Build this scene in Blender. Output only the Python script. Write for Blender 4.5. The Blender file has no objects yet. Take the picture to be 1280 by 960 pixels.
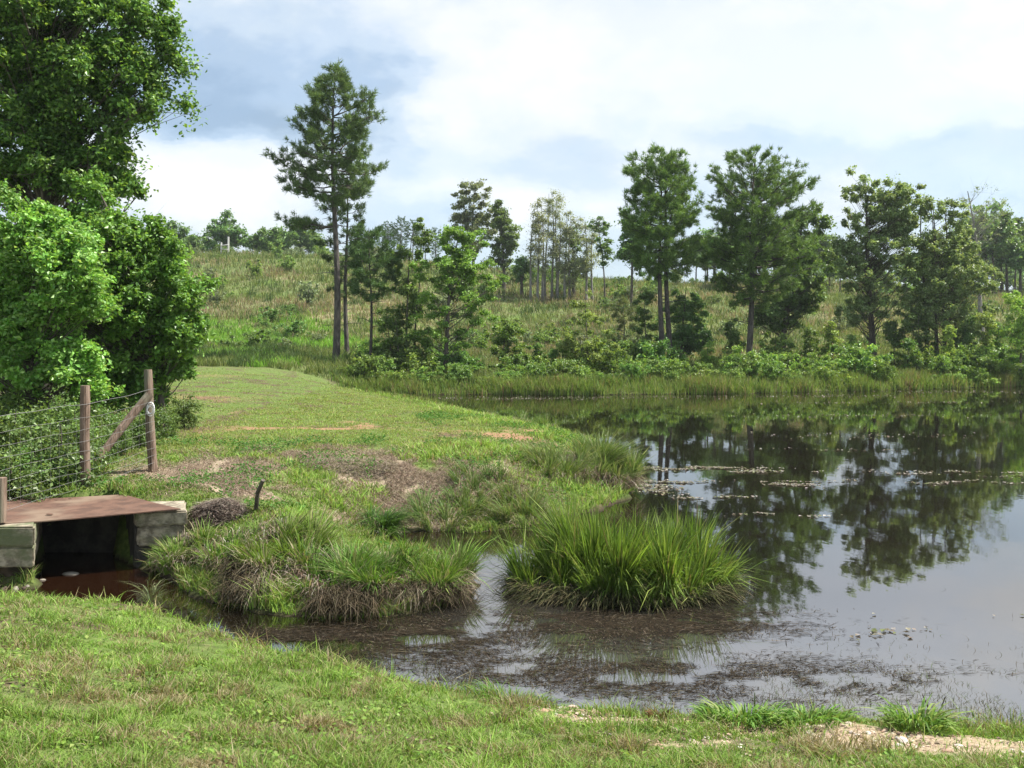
import bpy, math
import numpy as np
R = math.radians
scn = bpy.context.scene
COL = scn.collection
F = 1150.0            # focal length in photo pixels (1280 wide)
CZ = 2.6              # eye height above the pond
HY = 420.0            # photo row of the horizon

# ------------------------------------------------------------------ camera
cd = bpy.data.cameras.new('camera')
cam = bpy.data.objects.new('camera', cd); COL.objects.link(cam)
cam.location = (0, 0, CZ); cam.rotation_euler = (R(90), 0, 0)
cd.sensor_width = 36; cd.lens = F / 1280 * 36
cd.shift_y = -(480 - HY) / 1280
cd.clip_start = 0.05; cd.clip_end = 3000
scn.camera = cam

# ------------------------------------------------------------------ light
SUN_EL, SUN_AZ = R(58), R(84)       # azimuth clockwise from +Y (towards +X)
scn.view_settings.view_transform = 'Standard'; scn.view_settings.look = 'None'
scn.view_settings.exposure = 1.18; scn.view_settings.gamma = 1.0
scn.view_settings.use_curve_mapping = False
sd = bpy.data.lights.new('sun', 'SUN'); sd.energy = 5.0; sd.angle = R(0.6); sd.color = (1, .955, .87)
so = bpy.data.objects.new('sun', sd); COL.objects.link(so)
import mathutils
sdir = mathutils.Vector((math.sin(SUN_AZ)*math.cos(SUN_EL), math.cos(SUN_AZ)*math.cos(SUN_EL), math.sin(SUN_EL)))
so.rotation_euler = sdir.to_track_quat('Z', 'Y').to_euler(); so.location = (20, 20, 40)

class NT:
    """small helper for node trees"""
    def __init__(s, tree): s.t = tree; s.n = tree.nodes; s.l = tree.links
    def node(s, typ, **kw):
        n = s.n.new(typ)
        for k, v in kw.items(): setattr(n, k, v)
        return n
    def inp(s, n, i, v):
        if v is None: return
        if hasattr(v, 'is_linked') or isinstance(v, bpy.types.NodeSocket): s.l.new(v, n.inputs[i])
        else: n.inputs[i].default_value = v
    def m(s, op, a, b=None, c=None, clamp=False):
        n = s.node('ShaderNodeMath', operation=op, use_clamp=clamp)
        s.inp(n, 0, a); s.inp(n, 1, b); s.inp(n, 2, c); return n.outputs[0]
    def vm(s, op, a, b=None):
        n = s.node('ShaderNodeVectorMath', operation=op)
        s.inp(n, 0, a); s.inp(n, 1, b); return n.outputs[0]
    def mix(s, f, a, b, typ='MIX'):
        n = s.node('ShaderNodeMix', data_type='RGBA', blend_type=typ)
        s.inp(n, 0, f)
        for i, v in ((6, a), (7, b)):
            if isinstance(v, tuple) and len(v) == 3: v = (*v, 1)
            s.inp(n, i, v)
        return n.outputs[2]
    def noise(s, vec, scale, detail=4, rough=.55, dist=0):
        n = s.node('ShaderNodeTexNoise'); s.inp(n, 'Vector', vec)
        n.inputs['Scale'].default_value = scale; n.inputs['Detail'].default_value = detail
        n.inputs['Roughness'].default_value = rough; n.inputs['Distortion'].default_value = dist
        return n
    def smooth(s, v, a, b, lo=0., hi=1.):
        n = s.node('ShaderNodeMapRange', interpolation_type='SMOOTHSTEP')
        s.inp(n, 0, v)
        for i, x in ((1, a), (2, b), (3, lo), (4, hi)): n.inputs[i].default_value = x
        return n.outputs[0]

w = bpy.data.worlds.new('World'); scn.world = w; w.use_nodes = True
N = NT(w.node_tree); w.node_tree.nodes.clear()
BG = 0.1
sky = N.node('ShaderNodeTexSky', sky_type='NISHITA', sun_disc=False)
sky.sun_elevation = SUN_EL; sky.sun_rotation = SUN_AZ; sky.altitude = 200; sky.air_density = 1.0; sky.dust_density = 1.5; sky.ozone_density = 1.5
tc = N.node('ShaderNodeTexCoord')
sx = N.node('ShaderNodeSeparateXYZ'); N.l.new(tc.outputs['Generated'], sx.inputs[0])
# direction in the plane one unit ahead (u to the right, v up); behind the viewer it folds over
yy = N.m('MAXIMUM', N.m('ABSOLUTE', sx.outputs[1]), .12)
u0 = N.m('DIVIDE', sx.outputs[0], yy); v0 = N.m('DIVIDE', N.m('MAXIMUM', sx.outputs[2], 0.0), yy)
cv = N.node('ShaderNodeCombineXYZ'); N.l.new(u0, cv.inputs[0]); N.l.new(N.m('MULTIPLY', v0, 1.7), cv.inputs[1])
nA = N.noise(cv.outputs[0], 3.2, 8, .58, .15)
nB = N.noise(cv.outputs[0], 9.0, 7, .6, .1)
nW = N.noise(cv.outputs[0], 4.5, 5, .6)
sw = N.node('ShaderNodeSeparateColor'); N.l.new(nW.outputs['Color'], sw.inputs[0])
u = N.m('ADD', u0, N.m('MULTIPLY', N.m('SUBTRACT', sw.outputs[0], .5), .28))
v = N.m('ADD', v0, N.m('MULTIPLY', N.m('SUBTRACT', sw.outputs[1], .5), .16))
def gauss(px, py, rx, ry, amp):
    a = N.m('DIVIDE', N.m('SUBTRACT', u, (px - 640) / F), rx / F)
    b = N.m('DIVIDE', N.m('SUBTRACT', v, (HY - py) / F), ry / F)
    r2 = N.m('ADD', N.m('MULTIPLY', a, a), N.m('MULTIPLY', b, b))
    return N.m('MULTIPLY', N.m('EXPONENT', N.m('MULTIPLY', r2, -1)), amp)
def total(lst):
    s = None
    for g in lst: s = gauss(*g) if s is None else N.m('ADD', s, gauss(*g))
    return s
# how white the cloud deck is, 0 = blue-grey underside, 1 = bright white
bright = total([(1000, 90, 400, 110, .66), (700, 40, 180, 60, .22), (560, 150, 75, 55, .50), (655, 262, 60, 32, .62), (215, 215, 95, 45, .62),
                (300, 235, 110, 38, .50), (420, 265, 90, 30, .15), (550, 245, 40, 28, .40), (770, 270, 40, 22, .35),
                (900, -60, 700, 130, .20), (1000, -280, 900, 260, .30), (300, 90, 200, 70, -.26), (285, 165, 160, 30, -.34), (460, 130, 60, 60, -.12), (1100, 175, 300, 28, -.24),
                (860, 165, 130, 25, -.10), (700, 195, 90, 30, -.10), (200, 275, 90, 22, -.05)])
wv = N.m('ADD', N.m('ADD', bright, .36), N.m('ADD', N.m('MULTIPLY', N.m('SUBTRACT', nA.outputs[0], .5), .75), N.m('MULTIPLY', N.m('SUBTRACT', nB.outputs[0], .5), .52)))
ramp = N.node('ShaderNodeValToRGB'); N.l.new(wv, ramp.inputs[0])
cr = ramp.color_ramp; cr.interpolation = 'EASE'
cr.elements[0].position = 0.0; cr.elements[0].color = (.32, .43, .55, 1)
cr.elements[1].position = 1.0; cr.elements[1].color = (.99, .985, .99, 1)
for p, c in ((.22, (.47, .59, .72)), (.42, (.66, .76, .85)), (.60, (.83, .885, .925)), (.80, (.92, .94, .96))):
    e = cr.elements.new(p); e.color = (*c, 1)
cl = N.vm('SCALE', ramp.outputs[0]); cl.node.inputs[3].default_value = 0.49 / BG
blue = N.m('SUBTRACT', .93, N.m('MULTIPLY', N.smooth(nA.outputs[0], .40, .62, 1, 0), .25))
skc = N.mix(blue, sky.outputs[0], cl)
bg = N.node('ShaderNodeBackground'); bg.inputs[1].default_value = BG
N.l.new(skc, bg.inputs[0])
wo = N.node('ShaderNodeOutputWorld'); N.l.new(bg.outputs[0], wo.inputs[0])

# ------------------------------------------------------------------ helpers
rng = np.random.default_rng(7)
def X_(px, D): return (px - 640) / F * D
def Z_(py, D): return CZ + (HY - py) / F * D

def _hash(ix, iy, s):
    h = (ix.astype(np.int64) * 374761393 + iy.astype(np.int64) * 668265263 + s * 1442695041) & 0xffffffff
    h = ((h ^ (h >> 13)) * 1274126177) & 0xffffffff
    return ((h ^ (h >> 16)) & 0xffff) / 65535.0
def vnoise(x, y, s=0):
    ix = np.floor(x); iy = np.floor(y); fx = x - ix; fy = y - iy
    fx = fx*fx*(3-2*fx); fy = fy*fy*(3-2*fy)
    a = _hash(ix, iy, s); b = _hash(ix+1, iy, s); c = _hash(ix, iy+1, s); d = _hash(ix+1, iy+1, s)
    return (a*(1-fx)+b*fx)*(1-fy) + (c*(1-fx)+d*fx)*fy
def fbm(x, y, sc, oct=4, s=0):
    x = np.asarray(x, float) * sc; y = np.asarray(y, float) * sc
    t = 0; a = .5; n = 0
    for i in range(oct):
        t = t + a * vnoise(x + 17.3*i, y - 9.1*i, s + i); n += a; a *= .5; x = x*2.03; y = y*2.03
    return t / n
def sm(v, a, b):
    t = np.clip((v - a) / (b - a), 0, 1); return t*t*(3-2*t)

NEAR = [(-9, 9.2), (-6.2, 9.0), (-5, 8.9), (-4, 8.8), (-3.3, 8.55), (-2.6, 8.0), (-2.0, 7.55), (-1.35, 7.15), (-.7, 6.75), (0, 6.42), (.65, 6.2), (1.1, 6.24),
        (1.5, 6.12), (2.0, 6.2), (2.6, 6.05), (3.4, 5.95), (5, 5.8), (9, 5.5), (14, 7)]
POND = NEAR[1:] + [(20, 12), (28, 20), (36, 34), (39, 52), (32, 50.5), (26, 47.6), (23, 46.2), (19.8, 44.8), (16.5, 43.8), (13.4, 42.9), (10.5, 41.6),
        (7.5, 41.2), (4.8, 40.6), (2.1, 40.5), (-1.4, 41.0), (-4.2, 40.5), (-6, 40.3), (-6.6, 38.8), (-5.6, 37.6), (-4.2, 36.2), (-2.3, 33), (-.5, 28.6), (.5, 25.2),
        (1.15, 22.6), (2.1, 20.2), (2.45, 18.6), (2.25, 16.5), (1.85, 14.7), (1.2, 13.6), (.44, 12.8), (0, 12.4), (-.5, 12.1), (-1.3, 12.25), (-1.9, 12.0), (-1.5, 11.4),
        (-.95, 10.9), (-.55, 10.3), (-.4, 9.6), (-.45, 9.0), (-1.16, 8.5), (-1.72, 8.4), (-2.4, 8.65), (-2.9, 8.95), (-3.35, 9.35), (-3.7, 9.95), (-4.17, 10.3),
        (-4.75, 11.1), (-5.0, 11.35), (-5.95, 11.35), (-5.75, 11.1), (-4.93, 9.5), (-6.2, 9.4)]
POND = np.array(POND, float); NEARa = np.array(NEAR)
def pond_sd(x, y):
    """signed distance to the shoreline, positive on land"""
    x = np.atleast_1d(np.asarray(x, float)); y = np.atleast_1d(np.asarray(y, float))
    out = np.empty(x.shape); sh = x.shape; x = x.ravel(); y = y.ravel(); o = np.empty(x.size)
    A = POND; B = np.roll(POND, -1, 0)
    for s in range(0, x.size, 60000):
        px = x[s:s+60000, None]; py = y[s:s+60000, None]
        ex = (B[:, 0]-A[:, 0])[None]; ey = (B[:, 1]-A[:, 1])[None]
        wx = px - A[None, :, 0]; wy = py - A[None, :, 1]
        t = np.clip((wx*ex + wy*ey)/(ex*ex+ey*ey), 0, 1)
        d = np.sqrt(((wx-ex*t)**2 + (wy-ey*t)**2).min(1))
        c = ((A[None, :, 1] > py) != (B[None, :, 1] > py)) & (px < ex*(py-A[None, :, 1])/np.where(ey == 0, 1e-9, ey) + A[None, :, 0])
        inside = c.sum(1) % 2 == 1
        o[s:s+60000] = np.where(inside, -d, d)
    return o.reshape(sh)
def near_side(x, y):
    return y < np.interp(x, NEARa[:, 0], NEARa[:, 1]) + .15
PLATE = [(-6.9, 8.95), (-3.72, 10.33), (-4.75, 11.25), (-7.6, 10.9)]
def on_plate(x, y, grow=0.):
    m = np.ones(np.shape(x), bool)
    for i in range(4):
        a, b = PLATE[i], PLATE[(i+1) % 4]; ex, ey = b[0]-a[0], b[1]-a[1]; l = math.hypot(ex, ey)
        m &= (ex*(y-a[1]) - ey*(x-a[0]))/l > -grow
    return m
def height(x, y, d=None):
    x = np.atleast_1d(np.asarray(x, float)); y = np.atleast_1d(np.asarray(y, float))
    if d is None: d = pond_sd(x, y)
    dj = d + ((fbm(x, y, 2.2, 3, 5) - .5) * .26 + (fbm(x, y, 7, 2, 6) - .5) * .10) * (1 - sm(d, .5, 1.5))
    dp = np.maximum(dj, 0); dj = np.where(dj > 0, dj, dj)
    rough = (fbm(x, y, .9, 4, 11) - .5)
    near = .09 * (1-np.exp(-dp/.12)) + .245 * dp; near = np.where(near > 1.0, 1.0 + (1-np.exp(-(near-1.0)))*.3, near) + rough * .07 * sm(dp, .1, 1)
    amp = .86 - .40 * sm(y, 36, 43) * sm(x, -9, -5)
    amp = amp * (1 - .62*sm(x, -2.7, -1.7)*(1-sm(y, 12.4, 14.2))*(x < 3))
    dam = amp * (1-np.exp(-dp/(1.25 + 1.5*sm(y, 20, 30)*(1-sm(y, 38, 41))))) + .42 * sm(y, 17, 36) * sm(-x, 2, 9) * sm(dp, 1, 5) + rough * .16 * sm(dp, .1, 1.5) * (1 - .6*sm(y, 13, 16)*(1-sm(y, 36, 40)))
    zr = np.interp(x, [-120, -30, 17, 66, 120, 300], [10.5, 11.9, 9.4, 8.2, 9.5, 14])
    t = np.clip((y - 44 - sm(x, 5, 30)*2) / 85, 0, 1)
    hill = zr * t*t*(3-2*t) + 2.2*(fbm(x, y, .05, 3, 21) - .5) * sm(y, 55, 80) + .7*(fbm(x, y, .25, 3, 22)-.5) * sm(y, 48, 60)
    hill = hill - sm(y, 150, 400) * 3
    far = dam + hill
    ns = near_side(x, y)
    z = np.where(ns, near, far)
    side = sm(-x, 6.5, 9) * (y < 14)
    z = z*(1-side) + np.where(y < 14, .85, z)*side
    # room for the culvert plate
    z = np.where(~ns, np.maximum(z, .69*np.exp(-(((x+4.75)/1.55)**4 + ((y-11.7)/1.05)**4))), z)
    z = np.where((d > 0) & ~ns, np.minimum(z, np.where(on_plate(x, y, -.10), .60, 99)), z)
    bed = -.55*(1-np.exp(dj/.8)) - .02
    return np.where(dj > 0, z, np.minimum(bed, -.01))
def hz(x, y): return float(height([x], [y])[0])

def blobs(x, y, lst, seed):
    m = np.zeros(np.shape(x)); x = np.asarray(x, float); y = np.asarray(y, float)
    k = .35 if seed == 3 else 1.3
    wx_ = (fbm(x, y, .9, 4, 600+seed)-.5)*k*2; wy_ = (fbm(x, y, .9, 4, 650+seed)-.5)*k*1.6; x = x+wx_; y = y+wy_
    for (cx, cy, rx, ry, a) in lst:
        m = np.maximum(m, a*np.exp(-(((x-cx)/rx)**2 + ((y-cy)/ry)**2)))
    return m
CLAY = [(-3.9, 17.3, 2.1, .45, 1.25), (-2.9, 18.0, .9, .35, 1.1), (-6.4, 20.6, .9, 1.0, .55), (-7.7, 24.0, 1.3, 1.8, .58), (-10.4, 33, 1.0, 1.6, .55),
        (-.2, 17.2, .95, .7, 1.0), (.45, 18.2, .55, .5, 1.3), (-1.2, 17.7, 1.2, .5, .6)]
STRAW = [(-4.2, 13.4, 1.3, .6, .75), (-3.9, 12.4, .8, .6, .65), (-2.3, 14.0, .9, .8, 1.1), (-3.2, 14.4, 1.1, .5, .7), (-1.6, 13.2, .5, .9, .7), (-3.4, 12.0, .5, .4, 1.0), (-.6, 13.6, 1.5, .8, .6),
         (1.0, 15.2, .9, 1.0, .5), (-2.0, 12.6, .6, .6, .9)]
SAND = [(.75, 5.6, .65, .17, 1.2), (1.7, 5.4, .5, .15, 1.1), (2.2, 5.05, .55, .25, 1.15), (2.6, 5.2, .5, .15, .9), (1.0, 5.0, .4, .2, .6), (3.2, 5.0, .7, .2, .8), (.45, 5.9, .3, .1, .5)]
def m_clay(x, y): return blobs(x, y, CLAY, 1)
def m_straw(x, y): return blobs(x, y, STRAW, 2)
def m_sand(x, y): return blobs(x, y, SAND, 3)

def tris_mesh(name, V, T, mat, col=None, parent=None, smooth=False, loc=None):
    me = bpy.data.meshes.new(name)
    V = np.asarray(V, np.float32); T = np.asarray(T, np.int32)
    me.vertices.add(len(V)); me.vertices.foreach_set('co', V.ravel())
    me.loops.add(T.size); me.loops.foreach_set('vertex_index', T.ravel())
    me.polygons.add(len(T)); me.polygons.foreach_set('loop_start', np.arange(0, T.size, T.shape[1], dtype=np.int32))
    me.polygons.foreach_set('loop_total', np.full(len(T), T.shape[1], np.int32))
    me.polygons.foreach_set('use_smooth', np.full(len(T), smooth, bool))
    if col is not None:
        a = me.color_attributes.new('Col', 'FLOAT_COLOR', 'POINT')
        c = np.ones((len(V), 4), np.float32); c[:, :3] = col; a.data.foreach_set('color', c.ravel())
    me.update(calc_edges=True)
    me.materials.append(mat)
    o = bpy.data.objects.new(name, me); COL.objects.link(o)
    if parent is not None: o.parent = parent
    if loc is not None: o.location = loc
    return o
class Acc:
    def __init__(s): s.V = []; s.T = []; s.C = []; s.n = 0
    def add(s, V, T, C):
        s.V.append(V); s.T.append(T + s.n); s.C.append(np.broadcast_to(C, (len(V), 3))); s.n += len(V)
    def build(s, name, mat, parent=None, smooth=False):
        return tris_mesh(name, np.concatenate(s.V), np.concatenate(s.T), mat, np.concatenate(s.C), parent, smooth)

def blades(P, h, wd, lean, droop, col, segs=2, rg=rng, tipc=None):
    """P roots (n,3); lean (n,2) horizontal reach as fraction of h; droop 0..1"""
    n = len(P); h = np.broadcast_to(h, n); wd = np.broadcast_to(wd, n); droop = np.broadcast_to(droop, n)
    a = rg.uniform(0, math.tau, n); W = np.stack([np.cos(a), np.sin(a), 0*a], 1) * (wd/2)[:, None]
    V = np.empty((n, 2*segs+1, 3)); L = np.concatenate([lean, np.zeros((n, 1))], 1)
    for k in range(segs+1):
        t = k/segs
        up = (t - droop*t**2.5)
        c = P + L*(h*(t**1.7))[:, None]; c[:, 2] += h*up
        if k < segs:
            f = 1.0 if k == 0 else (1 - .35*t)
            V[:, 2*k] = c - W*f; V[:, 2*k+1] = c + W*f
        else: V[:, 2*k] = c
    T = []
    for k in range(segs-1): T += [(2*k, 2*k+1, 2*k+3), (2*k, 2*k+3, 2*k+2)]
    T.append((2*segs-2, 2*segs-1, 2*segs)); T = np.array(T)
    TT = (T[None] + (np.arange(n)*(2*segs+1))[:, None, None]).reshape(-1, 3)
    C = np.repeat(np.broadcast_to(col, (n, 3)), 2*segs+1, 0)
    return V.reshape(-1, 3), TT, C
def unit(v): return v / np.maximum(np.linalg.norm(v, axis=1, keepdims=True), 1e-9)
def leaves(C, Nn, size, col, rg=rng, asp=.62):
    n = len(C); size = np.broadcast_to(size, n)[:, None]
    Nn = unit(Nn); T = unit(np.cross(Nn, unit(rg.normal(size=(n, 3))))); B = np.cross(Nn, T)
    V = np.empty((n, 4, 3))
    V[:, 0] = C - T*size*.5; V[:, 2] = C + T*size*.5
    V[:, 1] = C + B*size*asp*.5 + Nn*size*.14 - T*size*.06; V[:, 3] = C - B*size*asp*.5 + Nn*size*.14 - T*size*.06
    TT = (np.array([(0, 1, 2), (0, 2, 3)])[None] + (np.arange(n)*4)[:, None, None]).reshape(-1, 3)
    return V.reshape(-1, 3), TT, np.repeat(np.broadcast_to(col, (n, 3)), 4, 0)
def tube(P, r, k=6):
    P = np.asarray(P, float); r = np.broadcast_to(r, len(P)); n = len(P)
    d = np.gradient(P, axis=0); d = unit(d)
    up = np.array([0, 0, 1.]) if abs(d[:, 2]).mean() < .8 else np.array([0, 1., 0])
    A = unit(np.cross(d, up)); B = np.cross(d, A)
    an = np.arange(k)/k*math.tau
    V = P[:, None] + (A[:, None]*np.cos(an)[None, :, None] + B[:, None]*np.sin(an)[None, :, None])*np.asarray(r)[:, None, None]
    T = []
    for i in range(n-1):
        for j in range(k):
            a = i*k+j; b = i*k+(j+1) % k; T += [(a, b, b+k), (a, b+k, a+k)]
    V = V.reshape(-1, 3); V = np.concatenate([V, P[:1], P[-1:]]); c0 = n*k
    for j in range(k): T += [(c0, (j+1) % k, j), (c0+1, (n-1)*k+j, (n-1)*k+(j+1) % k)]
    return V, np.array(T)
def box(x0, x1, y0, y1, z0, z1):
    V = np.array([(x, y, z) for z in (z0, z1) for y in (y0, y1) for x in (x0, x1)], float)
    Q = [(0, 2, 3, 1), (4, 5, 7, 6), (0, 1, 5, 4), (2, 6, 7, 3), (0, 4, 6, 2), (1, 3, 7, 5)]
    T = []
    for q in Q: T += [(q[0], q[1], q[2]), (q[0], q[2], q[3])]
    return V, np.array(T)

def tag(o, label, cat, group=None, kind=None):
    if label: o['label'] = label
    if cat: o['category'] = cat
    if group: o['group'] = group
    if kind: o['kind'] = kind
    return o
def thing(name, label, cat, loc=(0, 0, 0), group=None):
    o = bpy.data.objects.new(name, None); COL.objects.link(o); o.location = loc; o.empty_display_size = .2
    return tag(o, label, cat, group)
def dup(root, loc, rz, sc, label=None, group=None):
    r = root.copy(); COL.objects.link(r); r.location = loc; r.rotation_euler = (0, 0, rz); r.scale = sc if isinstance(sc, tuple) else (sc, sc, sc)
    if label: r['label'] = label
    if group: r['group'] = group
    for ch in list(root.children):
        c = ch.copy(); COL.objects.link(c); c.parent = r
    return r

# ------------------------------------------------------------------ materials
def new_mat(name):
    m = bpy.data.materials.new(name); m.use_nodes = True; m.node_tree.nodes.clear()
    return m, NT(m.node_tree)
def foliage_mat(name, trans=.35, rough=.5, spec=.35, vary=.12, tcol=(1.25, 1.15, .55)):
    m, n = new_mat(name)
    at = n.node('ShaderNodeAttribute', attribute_name='Col')
    oi = n.node('ShaderNodeObjectInfo')
    hs = n.node('ShaderNodeHueSaturation')
    n.l.new(at.outputs[0], hs.inputs['Color'])
    n.l.new(n.m('ADD', n.m('MULTIPLY', oi.outputs['Random'], .03), .485), hs.inputs['Hue'])
    n.l.new(n.m('ADD', n.m('MULTIPLY', oi.outputs['Random'], vary*2), 1-vary), hs.inputs['Value'])
    p = n.node('ShaderNodeBsdfPrincipled'); n.l.new(hs.outputs[0], p.inputs['Base Color'])
    p.inputs['Roughness'].default_value = rough; p.inputs['Specular IOR Level'].default_value = spec
    tr = n.node('ShaderNodeBsdfTranslucent'); n.l.new(n.mix(1.0, hs.outputs[0], tcol, 'MULTIPLY'), tr.inputs[0])
    mx = n.node('ShaderNodeMixShader'); mx.inputs[0].default_value = trans
    n.l.new(p.outputs[0], mx.inputs[1]); n.l.new(tr.outputs[0], mx.inputs[2])
    o = n.node('ShaderNodeOutputMaterial'); n.l.new(mx.outputs[0], o.inputs[0]); return m
M_LEAF = foliage_mat('leaf', .40, .4, .35)
M_GRASS = foliage_mat('grass_blade', .36, .55, .15, 0.0, (1.15, 1.15, .6))
M_NEEDLE = foliage_mat('pine_needle', .28, .5, .2)
M_DRY = foliage_mat('dry_stalk', .12, .8, .1, 0.0, (1, .9, .7))

def solid_mat(name, c1, c2, scale, rough=.85, bump=.4, stretch=(1, 1, 1), spec=.3, detail=6, c3=None):
    m, n = new_mat(name)
    t = n.node('ShaderNodeTexCoord'); mp = n.node('ShaderNodeMapping'); n.l.new(t.outputs['Object'], mp.inputs[0]); mp.inputs['Scale'].default_value = stretch
    nz = n.noise(mp.outputs[0], scale, detail, .65)
    c = n.mix(n.smooth(nz.outputs[0], .35, .65), c1, c2)
    if c3:
        n3 = n.noise(mp.outputs[0], scale*.23, 4, .6); c = n.mix(n.smooth(n3.outputs[0], .5, .66), c, c3)
    p = n.node('ShaderNodeBsdfPrincipled'); n.l.new(c, p.inputs['Base Color'])
    p.inputs['Roughness'].default_value = rough; p.inputs['Specular IOR Level'].default_value = spec
    b = n.node('ShaderNodeBump'); b.inputs['Strength'].default_value = bump; b.inputs['Distance'].default_value = .02
    n.l.new(nz.outputs[0], b.inputs['Height']); n.l.new(b.outputs[0], p.inputs['Normal'])
    o = n.node('ShaderNodeOutputMaterial'); n.l.new(p.outputs[0], o.inputs[0]); return m
M_BARK = solid_mat('bark', (.05, .042, .035), (.13, .11, .09), 7, .9, 1, (1, 1, .25))
M_PBARK = solid_mat('pine_bark', (.04, .035, .032), (.115, .10, .088), 8, .9, 1, (1, 1, .3))
M_DEADW = solid_mat('dead_wood', (.13, .12, .11), (.27, .25, .23), 9, .9, .6, (1, 1, .25))
M_POST = solid_mat('post_wood', (.10, .065, .045), (.24, .17, .13), 22, .85, .8, (1, 1, .1), c3=(.15, .14, .10))
M_WIRE = solid_mat('fence_wire', (.11, .105, .10), (.19, .185, .18), 60, .45, .1, spec=.6)
M_CONC = solid_mat('old_concrete', (.13, .11, .08), (.36, .31, .235), 9, .92, 1, (1, 1, 1.3), c3=(.12, .13, .07))
M_CULV_SHADE = solid_mat('culvert_shade_wall', (.022, .02, .018), (.055, .05, .042), 6, .92, .8)  # near-black colour paints in the shade inside the culvert
M_RUST = solid_mat('rusty_steel', (.075, .042, .030), (.13, .072, .050), 4.5, .85, .5, c3=(.17, .12, .085))
M_STONE = solid_mat('stone', (.12, .11, .09), (.26, .23, .19), 9, .9, .6)
M_MUD = solid_mat('mud', (.025, .018, .012), (.07, .05, .035), 8, .8, 1)
M_WHITE = solid_mat('white_wire', (.6, .6, .6), (.75, .75, .74), 30, .5, .1)

# ground material
m, n = new_mat('ground'); M_GROUND = m
g = n.node('ShaderNodeNewGeometry'); pos = g.outputs['Position']
at = n.node('ShaderNodeAttribute', attribute_name='Col')       # r clay, g straw, b sand
sp = n.node('ShaderNodeSeparateColor'); n.l.new(at.outputs[0], sp.inputs[0])
n1 = n.noise(pos, 14, 6, .65); n2 = n.noise(pos, 1.1, 5, .6); n3 = n.noise(pos, .09, 6, .65); n4 = n.noise(pos, 60, 3, .6)
n5 = n.noise(pos, .35, 5, .7)
soil = n.mix(n.smooth(n1.outputs[0], .35, .65), (.05, .036, .022), (.12, .09, .055))
green = n.mix(n.smooth(n1.outputs[0], .3, .7), (.06, .095, .02), (.12, .165, .042))
base = n.mix(n.smooth(n2.outputs[0], .36, .54), soil, green)
sy = n.node('ShaderNodeSeparateXYZ'); n.l.new(pos, sy.inputs[0])
hillg = n.mix(n.smooth(n3.outputs[0], .42, .64), (.10, .13, .045), (.22, .18, .105))
hillg = n.mix(n.smooth(n5.outputs[0], .45, .62), hillg, (.10, .15, .035))
base = n.mix(n.smooth(sy.outputs[1], 36, 46), base, hillg)
def mask(ch, k=.55):
    return n.smooth(n.m('ADD', ch, n.m('MULTIPLY', n.m('SUBTRACT', n1.outputs[0], .5), k)), .32, .58)
straw = n.mix(n.smooth(n4.outputs[0], .35, .65), (.16, .12, .085), (.36, .29, .21))
clay = n.mix(n.smooth(n4.outputs[0], .3, .7), (.20, .105, .062), (.31, .185, .115))
sand = n.mix(n.smooth(n4.outputs[0], .3, .7), (.20, .15, .09), (.37, .295, .205))
base = n.mix(mask(sp.outputs[1], .7), base, straw)
base = n.mix(n.m('MULTIPLY', n.smooth(n.m('ADD', sp.outputs[0], n.m('MULTIPLY', n.m('SUBTRACT', n1.outputs[0], .5), 1.9)), .25, .95), .9), base, clay)
base = n.mix(mask(sp.outputs[2], .7), base, sand)
wet = n.smooth(sy.outputs[2], -.02, .09, 0, 1)
base = n.mix(wet, (.028, .02, .013), base)
p = n.node('ShaderNodeBsdfPrincipled'); n.l.new(base, p.inputs['Base Color']); p.inputs['Roughness'].default_value = .95; p.inputs['Specular IOR Level'].default_value = .15
b = n.node('ShaderNodeBump'); b.inputs['Strength'].default_value = .8; b.inputs['Distance'].default_value = .03
n.l.new(n.m('ADD', n1.outputs[0], n.m('MULTIPLY', n4.outputs[0], .3)), b.inputs['Height']); n.l.new(b.outputs[0], p.inputs['Normal'])
o = n.node('ShaderNodeOutputMaterial'); n.l.new(p.outputs[0], o.inputs[0])

# water material: murky brown body under a reflecting skin
m, n = new_mat('pond_water'); M_WATER = m
g = n.node('ShaderNodeNewGeometry'); pos = g.outputs['Position']
nm = n.noise(pos, .55, 4, .6)
at = n.node('ShaderNodeAttribute', attribute_name='Col')
sp = n.node('ShaderNodeSeparateColor'); n.l.new(at.outputs[0], sp.inputs[0])
body = n.mix(n.smooth(nm.outputs[0], .35, .65), (.006, .005, .003), (.009, .007, .004))
silt = n.m('MULTIPLY', sp.outputs[0], n.smooth(nm.outputs[0], .25, .6, .55, 1.0))
body = n.mix(silt, body, (.055, .053, .05))
body = n.mix(sp.outputs[1], body, (.012, .0048, .0022))
mp = n.node('ShaderNodeMapping'); n.l.new(pos, mp.inputs[0]); mp.inputs['Scale'].default_value = (1, .55, 1)
w1 = n.noise(mp.outputs[0], 2.2, 3, .5); w2 = n.noise(mp.outputs[0], 9, 3, .5)
b = n.node('ShaderNodeBump'); b.inputs['Strength'].default_value = .035; b.inputs['Distance'].default_value = .04
n.l.new(n.m('ADD', w1.outputs[0], n.m('MULTIPLY', w2.outputs[0], .22)), b.inputs['Height'])
p = n.node('ShaderNodeBsdfPrincipled'); n.l.new(body, p.inputs['Base Color']); p.inputs['Roughness'].default_value = .025
p.inputs['IOR'].default_value = 3.4; n.l.new(b.outputs[0], p.inputs['Normal'])
o = n.node('ShaderNodeOutputMaterial'); n.l.new(p.outputs[0], o.inputs[0])

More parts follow.
